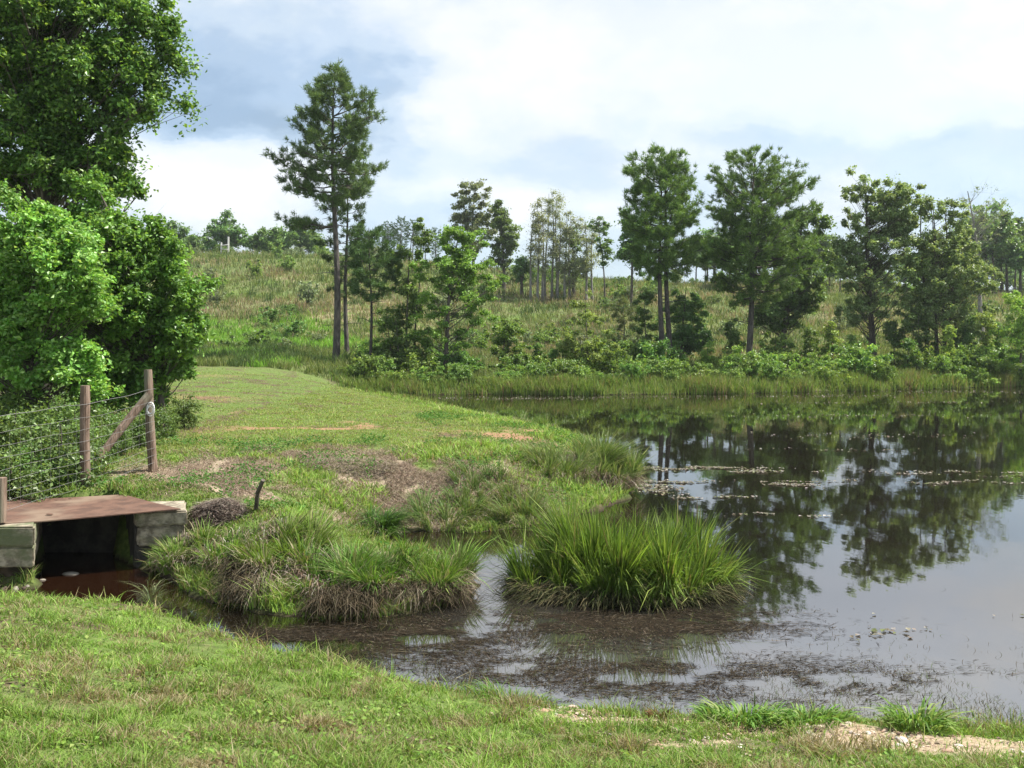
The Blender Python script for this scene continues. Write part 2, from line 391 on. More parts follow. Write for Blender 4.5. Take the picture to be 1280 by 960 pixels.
# ------------------------------------------------------------------ ground sheet
def axis(a, b, step, lo, hi, gr=1.12):
    c = list(np.arange(a, b + step/2, step)); s = step; v = b
    while v < hi: s *= gr; v += s; c.append(v)
    s = step; v = a; pre = []
    while v > lo: s *= gr; v -= s; pre.append(v)
    return np.array(pre[::-1] + c)
gx = axis(-9, 5.5, .085, -900, 900, 1.07); gy = axis(3.0, 19, .085, -40, 1500, 1.045)
GX, GY = np.meshgrid(gx, gy); fx, fy = GX.ravel(), GY.ravel()
gd = pond_sd(fx, fy); gz = height(fx, fy, gd)
micro = (fbm(fx, fy, 7, 3, 31) - .5) * .04 * sm(gd, .05, .4)
V = np.stack([fx, fy, gz + micro], 1)
nx = len(gx); I = np.arange(nx*len(gy)).reshape(len(gy), nx)
T = np.stack([I[:-1, :-1].ravel(), I[:-1, 1:].ravel(), I[1:, 1:].ravel(), I[1:, :-1].ravel()], 1)
col = np.stack([m_clay(fx, fy), m_straw(fx, fy), m_sand(fx, fy)], 1)
tag(tris_mesh('ground', V, T, M_GROUND, col, smooth=True), 'grassy ground with bank, clay path and rising hillside', 'ground', kind='structure')
# pond: grid sheet at z = 0 (ground dips below it)
wx = np.unique(np.concatenate([np.linspace(-7, 6, 60), np.linspace(6, 42, 40)])); wy = np.unique(np.concatenate([np.linspace(5, 15, 60), np.linspace(15, 54, 60)]))
WX, WY = np.meshgrid(wx, wy); I = np.arange(WX.size).reshape(WX.shape)
T = np.stack([I[:-1, :-1].ravel(), I[:-1, 1:].ravel(), I[1:, 1:].ravel(), I[1:, :-1].ravel()], 1)
fx, fy = WX.ravel(), WY.ravel()
T = T[(pond_sd(fx, fy) < 1.2)[T].any(1)]
shallow = np.clip(1 - (fy - np.interp(fx, NEARa[:, 0], NEARa[:, 1]) - .6)/2.6, 0, 1) * sm(fx, -1.6, .6)
rusty = sm(-fx, 3.0, 4.0)*(fy < 14)
tag(tris_mesh('pond_water', np.stack([fx, fy, 0*fx], 1), T, M_WATER, np.stack([shallow, rusty, 0*fx], 1), smooth=True), 'still dark pond water reflecting trees and clouds', 'water', kind='structure')

# ------------------------------------------------------------------ grasses
def pick(cols, wts, n, rg, jit=.18):
    c = np.array(cols)[rg.choice(len(cols), n, p=np.array(wts)/sum(wts))]
    return c * rg.uniform(1-jit, 1+jit, (n, 1)) * rg.uniform(.93, 1.07, (n, 3))
GREENS = [(.145, .225, .038), (.19, .29, .056), (.095, .155, .03), (.25, .31, .09)]
STRAWS = [(.30, .25, .13), (.24, .18, .10), (.36, .31, .19)]

def scatter(n, xr, yr, ypow, rg, extra=1.0):
    y = (yr[0]**(1-ypow) + rg.random(n)*(yr[1]**(1-ypow) - yr[0]**(1-ypow)))**(1/(1-ypow))
    x = rg.uniform(-1, 1, n)
    return np.clip(x*(.60*y + extra), xr[0]-9, xr[1]+9), y
def lawn():
    rg = np.random.default_rng(101); a = Acc()
    x, y = scatter(420000, (-9, 9), (2.6, 9.2), 1.3, rg, 1.3)
    d = pond_sd(x, y); k = near_side(x, y) & (d > .02)
    x, y, d = x[k], y[k], d[k]
    den = np.clip(1.2 - 1.1*sm(m_sand(x, y), .15, .6), .03, 1) * (.35 + .65*sm(fbm(x, y, 1.6, 4, 41), .28, .5)) * (1 - .85*sm(fbm(x, y*1.6, 2.4, 3, 48), .66, .73)) * sm(d, 0, .25)
    k = rg.random(len(x)) < den; x, y, d = x[k], y[k], d[k]; n = len(x)
    z = height(x, y, d)
    patch = fbm(x, y, 1.1, 4, 43); p2 = fbm(x, y, 3.1, 3, 44)
    c = pick(GREENS, [3, 3, 2, 1], n, rg)
    c *= (1 + .35*sm(patch, .45, .65))[:, None]
    dry = rg.random(n) < (.16 + .65*sm(p2, .56, .70) + .2*sm(1-patch, .55, .7))
    c[dry] = pick(STRAWS, [3, 2, 2], dry.sum(), rg)*.85
    h = rg.uniform(.022, .062, n) * (.75 + .8*p2) * (.55 + 1.1*sm(fbm(x, y, 5, 2, 49), .35, .7)) * (1 + 1.6*np.exp(-d/.25)*(rg.random(n) < .4))
    ln = rg.normal(0, .55, (n, 2))
    a.add(*blades(np.stack([x, y, z-.005], 1), h, .0038*np.sqrt(y/3)*rg.uniform(.7, 1.5, n), ln, rg.uniform(0, .5, n), c, 2, rg))
    # broad-leaved weeds hidden in the lawn
    m_ = 26000; x, y = scatter(m_, (-9, 9), (2.6, 8.8), 1.3, rg, 1.3); d = pond_sd(x, y)
    k = near_side(x, y) & (d > .1) & (fbm(x, y, 2.2, 3, 47) > .52) & (m_sand(x, y) < .4); x, y, d = x[k], y[k], d[k]; n = len(x)
    C = np.stack([x, y, height(x, y, d) + rg.uniform(.01, .035, n)], 1)
    Nn = rg.normal(0, .45, (n, 3)); Nn[:, 2] = 1
    a.add(*leaves(C, Nn, rg.uniform(.012, .028, n)*np.sqrt(y/3), pick(GREENS, [3, 2, 3, 1], n, rg), rg, .8))
    tag(a.build('lawn_grass', M_GRASS), 'short mown grass on the near bank with dry patches', 'grass', kind='stuff')
lawn()

def dam_grass():
    rg = np.random.default_rng(102); a = Acc()
    x, y = scatter(520000, (-20, 4), (8.2, 40), 1.5, rg, 1.0)
    x = np.where(rg.random(len(x)) < .35, rg.uniform(-6, 2.5, len(x)), x)
    d = pond_sd(x, y); k = ~near_side(x, y) & (d > .01) & (x < 4) & (y < 40); x, y, d = x[k], y[k], d[k]
    k = ~on_plate(x, y, -.05); x, y, d = x[k], y[k], d[k]
    cl, st = m_clay(x, y), m_straw(x, y)
    nz = fbm(x, y, 1.3, 4, 51); nz2 = fbm(x, y, 4, 3, 52)
    den = (1 - .90*sm(cl + (nz2-.5)*1.6, .25, .85)) * (1 - .85*sm(st + (nz2-.5)*1.0, .2, .55))
    k = rg.random(len(x)) < den*(.4+.6*sm(nz2, .3, .55)); x, y, d, nz, nz2, st = x[k], y[k], d[k], nz[k], nz2[k], st[k]; n = len(x)
    z = height(x, y, d)
    mown = sm(d, 2.3, 3.6) * sm(y, 13, 15); bank = 1-mown
    path = mown * np.exp(-((x - np.interp(y, [13, 18, 25, 36], [-3.8, -5, -7.5, -11]))/2.6)**2)
    c = pick(GREENS, [2, 3, 1, 3], n, rg); c = c*(.85 + .5*sm(nz, .4, .65))[:, None]
    yel = rg.random(n) < .62*mown; c[yel] = pick([(.30, .34, .09), (.25, .33, .07), (.36, .33, .14)], [2, 2, 1], yel.sum(), rg)
    dry = rg.random(n) < (.10 + .5*sm(st, .2, .7) + .28*sm(nz2, .5, .7)*bank + .08*mown)
    c[dry] = pick(STRAWS, [3, 2, 2], dry.sum(), rg)*.9
    tall = bank * (.03 + .11*sm(nz, .45, .70) + .13*np.exp(-d/.4)*sm(nz2, .4, .6)) * (1-.75*sm(st, .3, .7))
    h = (mown*.035 + tall) * rg.uniform(.5, 1.4, n) + .02
    a.add(*blades(np.stack([x, y, z-.01], 1), h, (.0045*np.sqrt(y/9)*(1+bank*.6))*rg.uniform(.7, 1.6, n)*1.5, rg.normal(0, .45, (n, 2)), rg.uniform(0, .5, n), c, 2, rg))
    # low broadleaf clumps on the bank
    n0 = 60000; x = rg.uniform(-6, 2.6, n0); y = rg.uniform(9, 21, n0); d = pond_sd(x, y)
    k = ~near_side(x, y) & (d > .15) & (fbm(x, y, 1.7, 3, 57) > .54) & (m_clay(x, y) < .4) & (d < 4) & ~on_plate(x, y, -.03); x, y, d = x[k], y[k], d[k]; n = len(x)
    C = np.stack([x, y, height(x, y, d) + rg.uniform(.01, .11, n)], 1); Nn = rg.normal(0, .6, (n, 3)); Nn[:, 2] = 1
    a.add(*leaves(C, Nn, rg.uniform(.03, .06, n), pick([(.07, .16, .03), (.10, .20, .04), (.05, .11, .02)], [2, 2, 1], n, rg), rg, .55))
    tag(a.build('bank_grass', M_GRASS), 'mixed green and straw coloured grass covering the dam and its bank', 'grass', kind='stuff')
dam_grass()

def thatch():
    rg = np.random.default_rng(103); a = Acc()
    n = 60000; i = rg.choice(len(STRAW), n, p=np.array([s[2]*s[3] for s in STRAW])/sum(s[2]*s[3] for s in STRAW)); S = np.array(STRAW)[i]
    x = S[:, 0] + rg.normal(0, .65, n)*S[:, 2]; y = S[:, 1] + rg.normal(0, .65, n)*S[:, 3]
    d = pond_sd(x, y); k = (d > .1) & ~near_side(x, y) & (fbm(x, y, 3, 3, 61) > .45) & ~on_plate(x, y, .0); x, y, d = x[k], y[k], d[k]; n = len(x)
    an = rg.uniform(0, math.tau, n); ln = np.stack([np.cos(an), np.sin(an)], 1)*rg.uniform(1, 2.4, (n, 1))
    a.add(*blades(np.stack([x, y, height(x, y, d) + rg.uniform(0, .035, n)], 1), rg.uniform(.03, .09, n), .006, ln, .8, pick([(.30, .24, .16), (.22, .17, .12), (.38, .33, .25), (.16, .12, .09)], [3, 3, 1, 2], n, rg), 2, rg))
    tag(a.build('dry_thatch', M_DRY), 'pale dead cut grass lying on the dam bank', 'dead grass', kind='stuff')
thatch()

def hill_grass():
    rg = np.random.default_rng(104); a = Acc()
    x, y = scatter(620000, (-300, 300), (40.3, 150), 1.9, rg, 4)
    x0 = x; d = pond_sd(x, y); k = (d > .02); x, y, d = x[k], y[k], d[k]
    left = (x < -6.5) & (y > 36)
    nA_ = fbm(x, y, .12, 4, 71); nB_ = fbm(x, y, .45, 4, 72); nC_ = fbm(x, y, 1.6, 3, 73)
    k = rg.random(len(x)) < (.30 + .7*sm(nC_, .35, .55)); x, y, d, nA_, nB_, nC_ = [q[k] for q in (x, y, d, nA_, nB_, nC_)]; n = len(x)
    z = height(x, y, d)
    c = pick([(.15, .20, .05), (.18, .22, .075), (.085, .13, .04), (.22, .24, .10)], [3, 3, 2, 2], n, rg)
    lush = sm(-x, 6, 11)*(1-sm(y, 66, 74))*sm(nB_+.12*(np.sin(x*.15)), .36, .50)
    lu = rg.random(n) < lush*.95; c[lu] = pick([(.16, .34, .04), (.21, .38, .055), (.13, .27, .035)], [2, 2, 1], lu.sum(), rg)
    pk = rg.random(n) < sm(nA_*.75 + .25*nB_ + .35*(nC_-.5), .46, .60)*sm(y, 50, 62)*.7; pk &= ~lu
    c[pk] = pick([(.27, .20, .135), (.23, .18, .12), (.30, .25, .15), (.21, .21, .095)], [3, 2, 2, 2], pk.sum(), rg)
    drk = rg.random(n) < .8*sm(fbm(x, y, .9, 3, 79), .60, .68); c[drk] = pick([(.06, .10, .03), (.08, .13, .04)], [1, 1], drk.sum(), rg)
    h = rg.uniform(.18, .55, n)*(.35 + 1.3*nC_ + .6*drk) * (.5 + .5*sm(d, 0, 2.5)) * (1+.4*sm(y, 60, 100))
    w_ = .012*(y/41)**.8*rg.uniform(.7, 1.7, n)*1.9
    a.add(*blades(np.stack([x, y, z-.02], 1), h, w_, rg.normal(0, .28, (n, 2)), rg.uniform(0, .3, n), c, 2, rg))
    tag(a.build('meadow_grass', M_GRASS), 'tall mottled green and straw coloured grass covering the hillside', 'grass', kind='stuff')
hill_grass()

def shore_fringe():
    rg = np.random.default_rng(105); a = Acc()
    n = 150000
    S = POND[np.r_[21:39]]  # right end .. along the far shore .. dam side
    seg = np.diff(S, axis=0); L = np.linalg.norm(seg, axis=1); i = rg.choice(len(seg), n, p=L/L.sum()); t = rg.random((n, 1))
    P = S[i] + seg[i]*t + rg.normal(0, 1, (n, 2))*np.array([.5, .9])
    x, y = P[:, 0], P[:, 1]; d = pond_sd(x, y); k = (d > -.12) & (rg.random(n) < .12 + .88*sm(fbm(x, y, 1.1, 3, 81), .38, .60)); x, y, d = x[k], y[k], d[k]; n = len(x)
    sc = np.where(y > 39.5, 1, .35); nz = .35*fbm(x, y, .5, 3, 82) + .65*fbm(x, y, 1.1, 3, 81)
    c = pick([(.15, .22, .04), (.19, .26, .055), (.22, .25, .08), (.08, .13, .025)], [3, 3, 2, 2], n, rg)
    dr = rg.random(n) < .10 + .5*sm(nz, .55, .7); c[dr] = pick([(.26, .21, .11), (.20, .13, .08), (.16, .17, .06)], [2, 1, 2], dr.sum(), rg)
    a.add(*blades(np.stack([x, y, np.maximum(height(x, y, d), -.05)], 1), rg.uniform(.25, .72, n)*sc*(.3+1.4*nz), .028*rg.uniform(.6, 1.4, n), rg.normal(0, .22, (n, 2)), rg.uniform(0, .4, n), c, 2, rg))
    tag(a.build('shore_grass', M_GRASS), 'tall grass and rushes fringing the far shore of the pond', 'rushes', kind='stuff')
shore_fringe()

# ------------------------------------------------------------------ floating weed and litter
def floating():
    rg = np.random.default_rng(106); a = Acc()
    # brown weed mat in front of the sedge island and the left bank
    mats = [(1.1, 8.3, 1.15, .34, 17000), (-.8, 7.9, .9, .40, 11000), (.3, 7.2, 1.2, .4, 6500), (1.9, 7.1, 1.2, .3, 3800), (1.2, 6.8, 1.7, .35, 4500), (-1.9, 8.0, .5, .18, 2500), (2.9, 6.9, 1.0, .12, 500)]
    X = []; Y = []
    for cx, cy, rx, ry, k in mats: X.append(rg.normal(cx, rx*.62, k)); Y.append(rg.normal(cy, ry*.7, k))
    x = np.concatenate(X); y = np.concatenate(Y); d = pond_sd(x, y)
    nz = fbm(x, y*1.6, 2.6, 4, 91); k = (d < -.02) & (rg.random(len(x)) < sm(nz + .16*np.exp(-((x-1.1)/1.1)**2-((y-8.2)/.5)**2), .36, .56)) & ~near_side(x, y); x, y, nz = x[k], y[k], nz[k]; n = len(x)
    an = fbm(x, y, 1.2, 2, 93)*9 + rg.normal(0, .7, n); L = rg.uniform(.03, .10, n) + rg.exponential(.05, n)*(rg.random(n) < .4)
    D = np.stack([np.cos(an), np.sin(an)*.7], 1); Wn = np.stack([-D[:, 1], D[:, 0]], 1)*rg.uniform(.0012, .0052, (n, 1))
    V = np.empty((n, 4, 3)); c = np.stack([x, y], 1); z = rg.uniform(.002, .010, n)
    V[:, 0, :2] = c - D*L[:, None]/2; V[:, 1, :2] = c + Wn; V[:, 2, :2] = c + D*L[:, None]/2 + Wn*2; V[:, 3, :2] = c - Wn; V[:, :, 2] = z[:, None]
    V[:, 2, 2] -= .004
    T = (np.array([(0, 3, 1), (1, 3, 2)])[None] + (np.arange(n)*4)[:, None, None]).reshape(-1, 3)
    col = pick([(.024, .017, .010), (.042, .030, .018), (.012, .009, .006), (.11, .09, .065)], [4, 3, 4, .8], n, rg)
    a.add(V.reshape(-1, 3), T, np.repeat(col, 4, 0))
    tag(a.build('floating_weed', M_DRY), 'brown strands of dead weed floating in front of the sedge island', 'pond weed', kind='stuff')
    # thin short stems poking out along the near shore
    a = Acc(); n = 17000; x = rg.uniform(-1.6, 5, n); y = np.interp(x, NEARa[:, 0], NEARa[:, 1]) + rg.exponential(.45, n)
    nz = fbm(x, y, 2.5, 3, 95); k = (nz > .45) & (pond_sd(x, y) < 0); x, y = x[k], y[k]; n = len(x)
    a.add(*blades(np.stack([x, y, 0*x-.01], 1), rg.uniform(.015, .06, n), .004, rg.normal(0, .8, (n, 2)), .2, pick([(.05, .06, .02), (.09, .07, .04), (.08, .12, .03)], [3, 2, 1], n, rg), 2, rg))
    tag(a.build('emergent_stems', M_GRASS), 'sparse dark stems poking from shallow water by the near bank', 'pond weed', kind='stuff')
    # pale leaf scum further out
    a = Acc(); pads = [(2.0, 18.0, .8, .10, 300), (3.6, 17.9, 1.0, .18, 900), (4.9, 17.5, .7, .10, 350), (2.9, 16.2, .5, .10, 220), (4.9, 16.0, .35, .22, 260), (5.2, 16.3, .8, .04, 80), (3.2, 14.6, .4, .12, 220),
            (3.9, 13.2, .45, .06, 140), (2.4, 15.6, .4, .5, 380), (8.6, 17.6, 1.6, .14, 420), (7.9, 16.4, .9, .10, 200), (10, 17.2, 1.2, .2, 300), (7.2, 21, 1.6, .2, 130), (9.5, 24, 2, .5, 160), (11, 30, 3, .5, 200),
            (0, 38.3, 3, .9, 500), (6, 38.8, 3, .8, 260), (13, 39.8, 4, .9, 380), (21, 42.8, 3, .8, 300), (16, 36, 4, .5, 250), (3.3, 7.9, .3, .12, 26), (4.2, 8.4, .5, .1, 10), (1.4, 24, .6, .3, 60)]
    for cx, cy, rx, ry, k in pads:
        x = rg.normal(cx, rx*.6, k); y = rg.normal(cy, ry*.6, k); x = x + rg.normal(0, .3*rx, k); y = y + (fbm(x, y*0, 1.1, 3, 99)-.5)*.9 + rg.normal(0, .35*ry, k); q = (fbm(x, y*3, 2.2, 3, 97) > .50) & (pond_sd(x, y) < -.05); x, y = x[q], y[q]; n = len(x)
        if n == 0: continue
        Nn = rg.normal(0, .12, (n, 3)); Nn[:, 2] = 1
        a.add(*leaves(np.stack([x, y, rg.uniform(.006, .014, n)], 1), Nn, rg.uniform(.025, .07, n)*(1+cy/60), pick([(.20, .18, .15), (.14, .12, .085), (.12, .13, .06), (.30, .28, .25)], [3, 3, 2, 1], n, rg), rg, .75))
    tag(a.build('floating_leaves', M_DRY), 'pale dead leaves and scum drifting on the open pond', 'floating leaves', kind='stuff')
floating()

def pebbles():
    rg = np.random.default_rng(107); a = Acc(); S = np.array(SAND)
    t = (1+5**.5)/2
    ico = unit(np.array([(-1, t, 0), (1, t, 0), (-1, -t, 0), (1, -t, 0), (0, -1, t), (0, 1, t), (0, -1, -t), (0, 1, -t), (t, 0, -1), (t, 0, 1), (-t, 0, -1), (-t, 0, 1)], float))
    IT = np.array([(0, 11, 5), (0, 5, 1), (0, 1, 7), (0, 7, 10), (0, 10, 11), (1, 5, 9), (5, 11, 4), (11, 10, 2), (10, 7, 6), (7, 1, 8), (3, 9, 4), (3, 4, 2), (3, 2, 6), (3, 6, 8), (3, 8, 9), (4, 9, 5), (2, 4, 11), (6, 2, 10), (8, 6, 7), (9, 8, 1)])
    n = 2600; i = rg.choice(len(S), n); x = S[i, 0] + rg.normal(0, .7, n)*S[i, 2]; y = S[i, 1] + rg.normal(0, .8, n)*S[i, 3]; z = height(x, y); s = .003 + rg.exponential(.0045, n)
    k = (pond_sd(x, y) > -.1); x, y, z, s = x[k], y[k], z[k], np.minimum(s[k], .03); n = len(x)
    sc = s[:, None, None]*rg.uniform(.6, 1.3, (n, 12, 1))*np.stack([rg.uniform(.8, 1.5, n), rg.uniform(.8, 1.3, n), rg.uniform(.4, .7, n)], 1)[:, None]
    V = ico[None]*sc + np.stack([x, y, z + s*.1], 1)[:, None]
    T = (IT[None] + (np.arange(n)*12)[:, None, None]).reshape(-1, 3)
    col = np.repeat(pick([(.42, .34, .25), (.30, .22, .15), (.5, .46, .40), (.20, .15, .11)], [3, 3, 1, 2], n, rg), 12, 0)
    a.add(V.reshape(-1, 3), T, col); tag(a.build('gravel', M_DRY), 'small pale pebbles scattered over the sandy strip at the water edge', 'gravel', kind='stuff')
    return ico, IT
ICO, ICOT = pebbles()

# ------------------------------------------------------------------ tussocks
def tussock(name, label, cat, cx, cy, rx, ry, n, h, cols, wts, dead=.25, outw=.55, droop=(.15, .7), wd=.009, seed=1, group=None, mound=.0, deadh=.5, profile=None, dead_shade_cols=None):
    rg = np.random.default_rng(seed); z0 = max(hz(cx, cy), -.02)
    t = thing(name, label, cat, (cx, cy, z0), group)
    an = rg.uniform(0, math.tau, n); r = np.sqrt(rg.random(n)); 
    x = r*np.cos(an)*rx; y = r*np.sin(an)*ry
    nz = fbm(x+cx, y+cy, 3.5, 3, seed); k = rg.random(n) < .35+.65*sm(nz, .35, .55); x, y, r, an, nz = x[k], y[k], r[k], an[k], nz[k]; n = len(x)
    K = max(5, int(rx*ry*55)); ka = rg.uniform(0, math.tau, K); kr = np.sqrt(rg.random(K)); kc = np.stack([kr*np.cos(ka)*rx, kr*np.sin(ka)*ry], 1); kh = rg.uniform(.72, 1.12, K); kl = rg.normal(0, .16, (K, 2))
    ki = ((x[:, None]-kc[None, :, 0])**2 + (y[:, None]-kc[None, :, 1])**2).argmin(1); off = np.stack([x, y], 1) - kc[ki]
    f_ = rg.uniform(.35, .95, (n, 1)); x = x - off[:, 0]*f_[:, 0]; y = y - off[:, 1]*f_[:, 0]
    ln = np.stack([np.cos(an), np.sin(an)], 1)*(outw*r*rg.uniform(.3, 1.2, n))[:, None] + rg.normal(0, .13, (n, 2)) + off*(1.6 if rx < .9 else .45) + kl[ki]*(1 if rx < .9 else .45)
    broke = rg.random(n) < .07; ln[broke] = ln[broke]*1.3 + rg.normal(0, .42, (broke.sum(), 2))
    broke &= rg.random(n) < .6; hh = h*rg.uniform(.45, 1.12, n)*np.where(broke, .6, 1)*(.55+.9*nz)*kh[ki]
    if profile is not None: hh = hh*np.interp(x/rx, profile[0], profile[1])
    z = height(x+cx, y+cy) - z0; z = np.clip(z, -.15, 1) + mound*(1-np.minimum(1, (x/rx)**2+(y/ry)**2)); droop_ = rg.uniform(*droop, n) + .7*broke
    c = pick(cols, wts, n, rg, .22)
    tris = blades(np.stack([x, y, z-.02], 1), hh, wd*rg.uniform(.6, 1.4, n), ln, droop_, c, 4, rg)
    tris_mesh('green_blades', *tris[:2], M_GRASS, tris[2], t)
    m_ = int(n*dead)
    if m_:
        an = rg.uniform(0, math.tau, m_); r = rg.uniform(.6, 1.02, m_); x = r*np.cos(an)*rx; y = r*np.sin(an)*ry
        ln = np.stack([np.cos(an), np.sin(an)], 1)*rg.uniform(.2, .9, (m_, 1)) + rg.normal(0, .3, (m_, 2))
        z = np.clip(height(x+cx, y+cy) - z0, -.1, 1)
        v = blades(np.stack([x, y, z + rg.uniform(0, .12, m_)], 1), h*deadh*rg.uniform(.3, 1, m_), wd*.7, ln, rg.uniform(.5, 1.3, m_), pick(dead_shade_cols or [(.26, .21, .15), (.16, .12, .08), (.36, .32, .26), (.09, .065, .045)], [3, 3, 2, 2], m_, rg), 4, rg)
        tris_mesh('dead_blades', *v[:2], M_DRY, v[2], t)
    if mound > 0:
        k1, k2 = 40, 10; V = []; T = []
        for i in range(k2+1):
            f = i/k2
            for j in range(k1):
                q = j/k1*math.tau; rr = f*(1+.08*math.sin(3*q+seed)+.05*math.sin(7*q)); V.append((rr*rx*math.cos(q), rr*ry*math.sin(q), mound*(1-f**3)*1.0 - .05*(f > .95) + .02*math.sin(9*q+4*f)))
        for i in range(k2):
            for j in range(k1): T.append((i*k1+j, (i+1)*k1+j, (i+1)*k1+(j+1) % k1, i*k1+(j+1) % k1))
        tris_mesh('root_mound', V, T, M_MUD, None, t, True)
    return t
SEDGE = [(.12, .195, .035), (.17, .26, .045), (.07, .12, .022), (.24, .30, .08), (.20, .17, .08)]
tussock('sedge_clump', 'large island clump of tall arching green sedge standing in the dark water', 'sedge', 1.13, 9.45, 1.10, .55, 24000, .88, SEDGE, [3, 3, 3, 1.3, .5], .8, .26, (.0, .8), .013, 11,
        mound=.16, deadh=.5, profile=([-1, -.9, -.6, -.1, .25, .5, .7, .9, 1], [.75, .95, 1.0, 1.0, .85, 1.1, 1.12, .95, .6]), dead_shade_cols=[(.06, .06, .025), (.13, .11, .06), (.03, .035, .014), (.03, .025, .017)])  # dead blades darkened, painting shade into the foot of the clump
tussock('grass_tussock', 'dense rounded tussock at the right tip of the grassy bank', 'tussock', 1.55, 15.3, .50, .65, 6500, .66, [(.13, .18, .05), (.18, .22, .08), (.26, .26, .14), (.10, .15, .035)], [3, 3, 1.5, 2], .4, .35, (.1, .5), .012, 12, deadh=.6)
for i, (px, Y, rx, ry, n_, h, lab) in enumerate([
        (355, 9.55, .42, .5, 2600, .46, 'broad tussock above the dead grass skirt, leftmost of the big bank tussocks'),
        (420, 9.15, .45, .42, 2800, .44, 'bright green tussock at the centre of the left bank with brown dead base'),
        (475, 9.15, .38, .4, 2400, .40, 'leafy tussock just right of the bank centre above grey dead stalks'),
        (545, 9.35, .36, .42, 2700, .50, 'last dark tussock at the right end of the bank beside open water'),
        (290, 9.8, .35, .4, 1500, .36, 'low tussock on the bank between the culvert and the big tussocks'),
        (232, 10.12, .30, .25, 1900, .36, 'ragged tussock beside the right concrete block of the culvert')]):
    tussock('grass_tussock', lab, 'tussock', X_(px, Y), Y, rx, ry, n_, h, [(.11, .20, .03), (.15, .25, .045), (.19, .23, .08), (.07, .13, .022), (.28, .25, .15)], [3, 3, 2, 2, 1.2], .45, .5, (.1, .7), .011, 20+i,
            'grass tussocks along the bank', deadh=.6)
# dead skirt along the undercut front of the bank
rg = np.random.default_rng(130); n_ = 6000
xs = rg.uniform(-3.1, -.45, n_); ys = np.interp(xs, [-3.4, -2.9, -2.4, -1.72, -1.16, -.45], [9.45, 9.0, 8.7, 8.45, 8.5, 8.95]) + rg.uniform(-.02, .35, n_)
a = Acc(); ln = np.stack([rg.normal(0, .6, n_), -rg.uniform(.1, 1.2, n_)], 1); d_ = pond_sd(xs, ys)
nz_ = fbm(xs, ys, 3, 3, 131); kk_ = fbm(xs, ys, 1.9, 2, 133) > .50; xs, ys, ln, d_, nz_ = xs[kk_], ys[kk_], ln[kk_], d_[kk_], nz_[kk_]; n_ = len(xs)
dk = np.where((nz_ > .62)[:, None], pick([(.21, .18, .125), (.15, .125, .08), (.27, .24, .18)], [2, 2, 1], n_, rg), pick([(.06, .048, .03), (.10, .08, .05), (.035, .028, .018)], [2, 2, 1], n_, rg))
a.add(*blades(np.stack([xs, ys, np.maximum(height(xs, ys, d_), 0)+rg.uniform(0, .15, n_)], 1), rg.uniform(.10, .30, n_), .007, ln, rg.uniform(.7, 1.4, n_), dk, 4, rg))
tag(a.build('dead_grass_fringe', M_DRY), 'matted dead stalks hanging from the bank edge over the water', 'dead grass', kind='stuff')
tussock('grass_tussock', 'small dark overhanging tussock beside the little inlet behind the bank', 'tussock', -1.72, 12.25, .28, .25, 1500, .42, [(.05, .10, .02), (.08, .15, .025)], [2, 2], .1, .7, (.4, .9), .010, 31, 'grass tussocks along the bank')
for i, (px, Y, n_, h, lab) in enumerate([(650, 12.9, 900, .45, 'loose pale tussock at the water edge behind the sedge island'), (700, 14.6, 1500, .55, 'wide soft tussock left of the spit tip'),
        (610, 13.4, 900, .35, 'low olive tussock on the slope behind the inlet'), (560, 12.6, 1100, .4, 'tussock of mixed grass right above the inlet'), (670, 20.5, 900, .4, 'thin tussock beyond the red clay patch')]):
    tussock('grass_tussock', lab, 'tussock', X_(px, Y), Y, .5, .45, n_, h, [(.12, .18, .05), (.16, .20, .075), (.09, .15, .035), (.22, .22, .10)], [3, 2, 2, 1], .4, .5, (.1, .6), .010, 40+i, 'grass tussocks along the bank')

# near shore weeds
def weed(name, label, cx, cy, r, n, h, seed, cols, leafw=.016):
    rg = np.random.default_rng(seed); z0 = max(hz(cx, cy), 0); t = thing(name, label, 'weed', (cx, cy, z0))
    an = rg.uniform(0, math.tau, n); q = np.sqrt(rg.random(n)); x = q*r*np.cos(an)*1.3; y = q*r*np.sin(an)
    ln = np.stack([np.cos(an), np.sin(an)], 1)*rg.uniform(.3, 1.5, (n, 1))
    z = np.maximum(height(x+cx, y+cy), -.02) - z0
    v = blades(np.stack([x, y, z + rg.uniform(0, h*.5, n)], 1), h*rg.uniform(.35, 1, n), leafw*rg.uniform(.5, 1.2, n), ln, rg.uniform(.2, .9, n), pick(cols, [1]*len(cols), n, rg), 3, rg)
    tris_mesh('leaf_blades', *v[:2], M_GRASS, v[2], t)
    return t
BR = [(.12, .22, .04), (.16, .27, .055), (.085, .16, .03), (.22, .28, .09)]
weed('grass_clump', 'bright sprawling crabgrass clump on the sandy edge left of the other bright clump', 1.45, 5.72, .22, 520, .13, 51, BR)
weed('grass_clump', 'low bright leaf clump spreading over sand just right of the crabgrass', 1.78, 5.6, .2, 380, .11, 52, BR)
weed('grass_clump', 'bright upright clump by the dead stalks near the right corner', 2.42, 5.5, .13, 320, .17, 53, BR)
weed('grass_clump', 'thin olive clump at the far right end of the near shore', 3.0, 5.55, .3, 240, .12, 54, [(.10, .15, .04), (.14, .16, .06)], .008)
weed('rusty_weed', 'small reddish brown weed standing in the sandy strip', .92, 5.72, .05, 60, .08, 55, [(.12, .07, .03), (.08, .09, .03)])
weed('grass_clump', 'fine bright tuft at the near bank edge below the weed mat', .0, 6.3, .25, 300, .12, 56, [(.10, .2, .03), (.15, .24, .05)], .006)
weed('water_weed', 'small sprig growing out of the brown channel water before the culvert', -3.55, 9.05, .08, 60, .26, 57, [(.09, .11, .05), (.13, .16, .08)], .010)
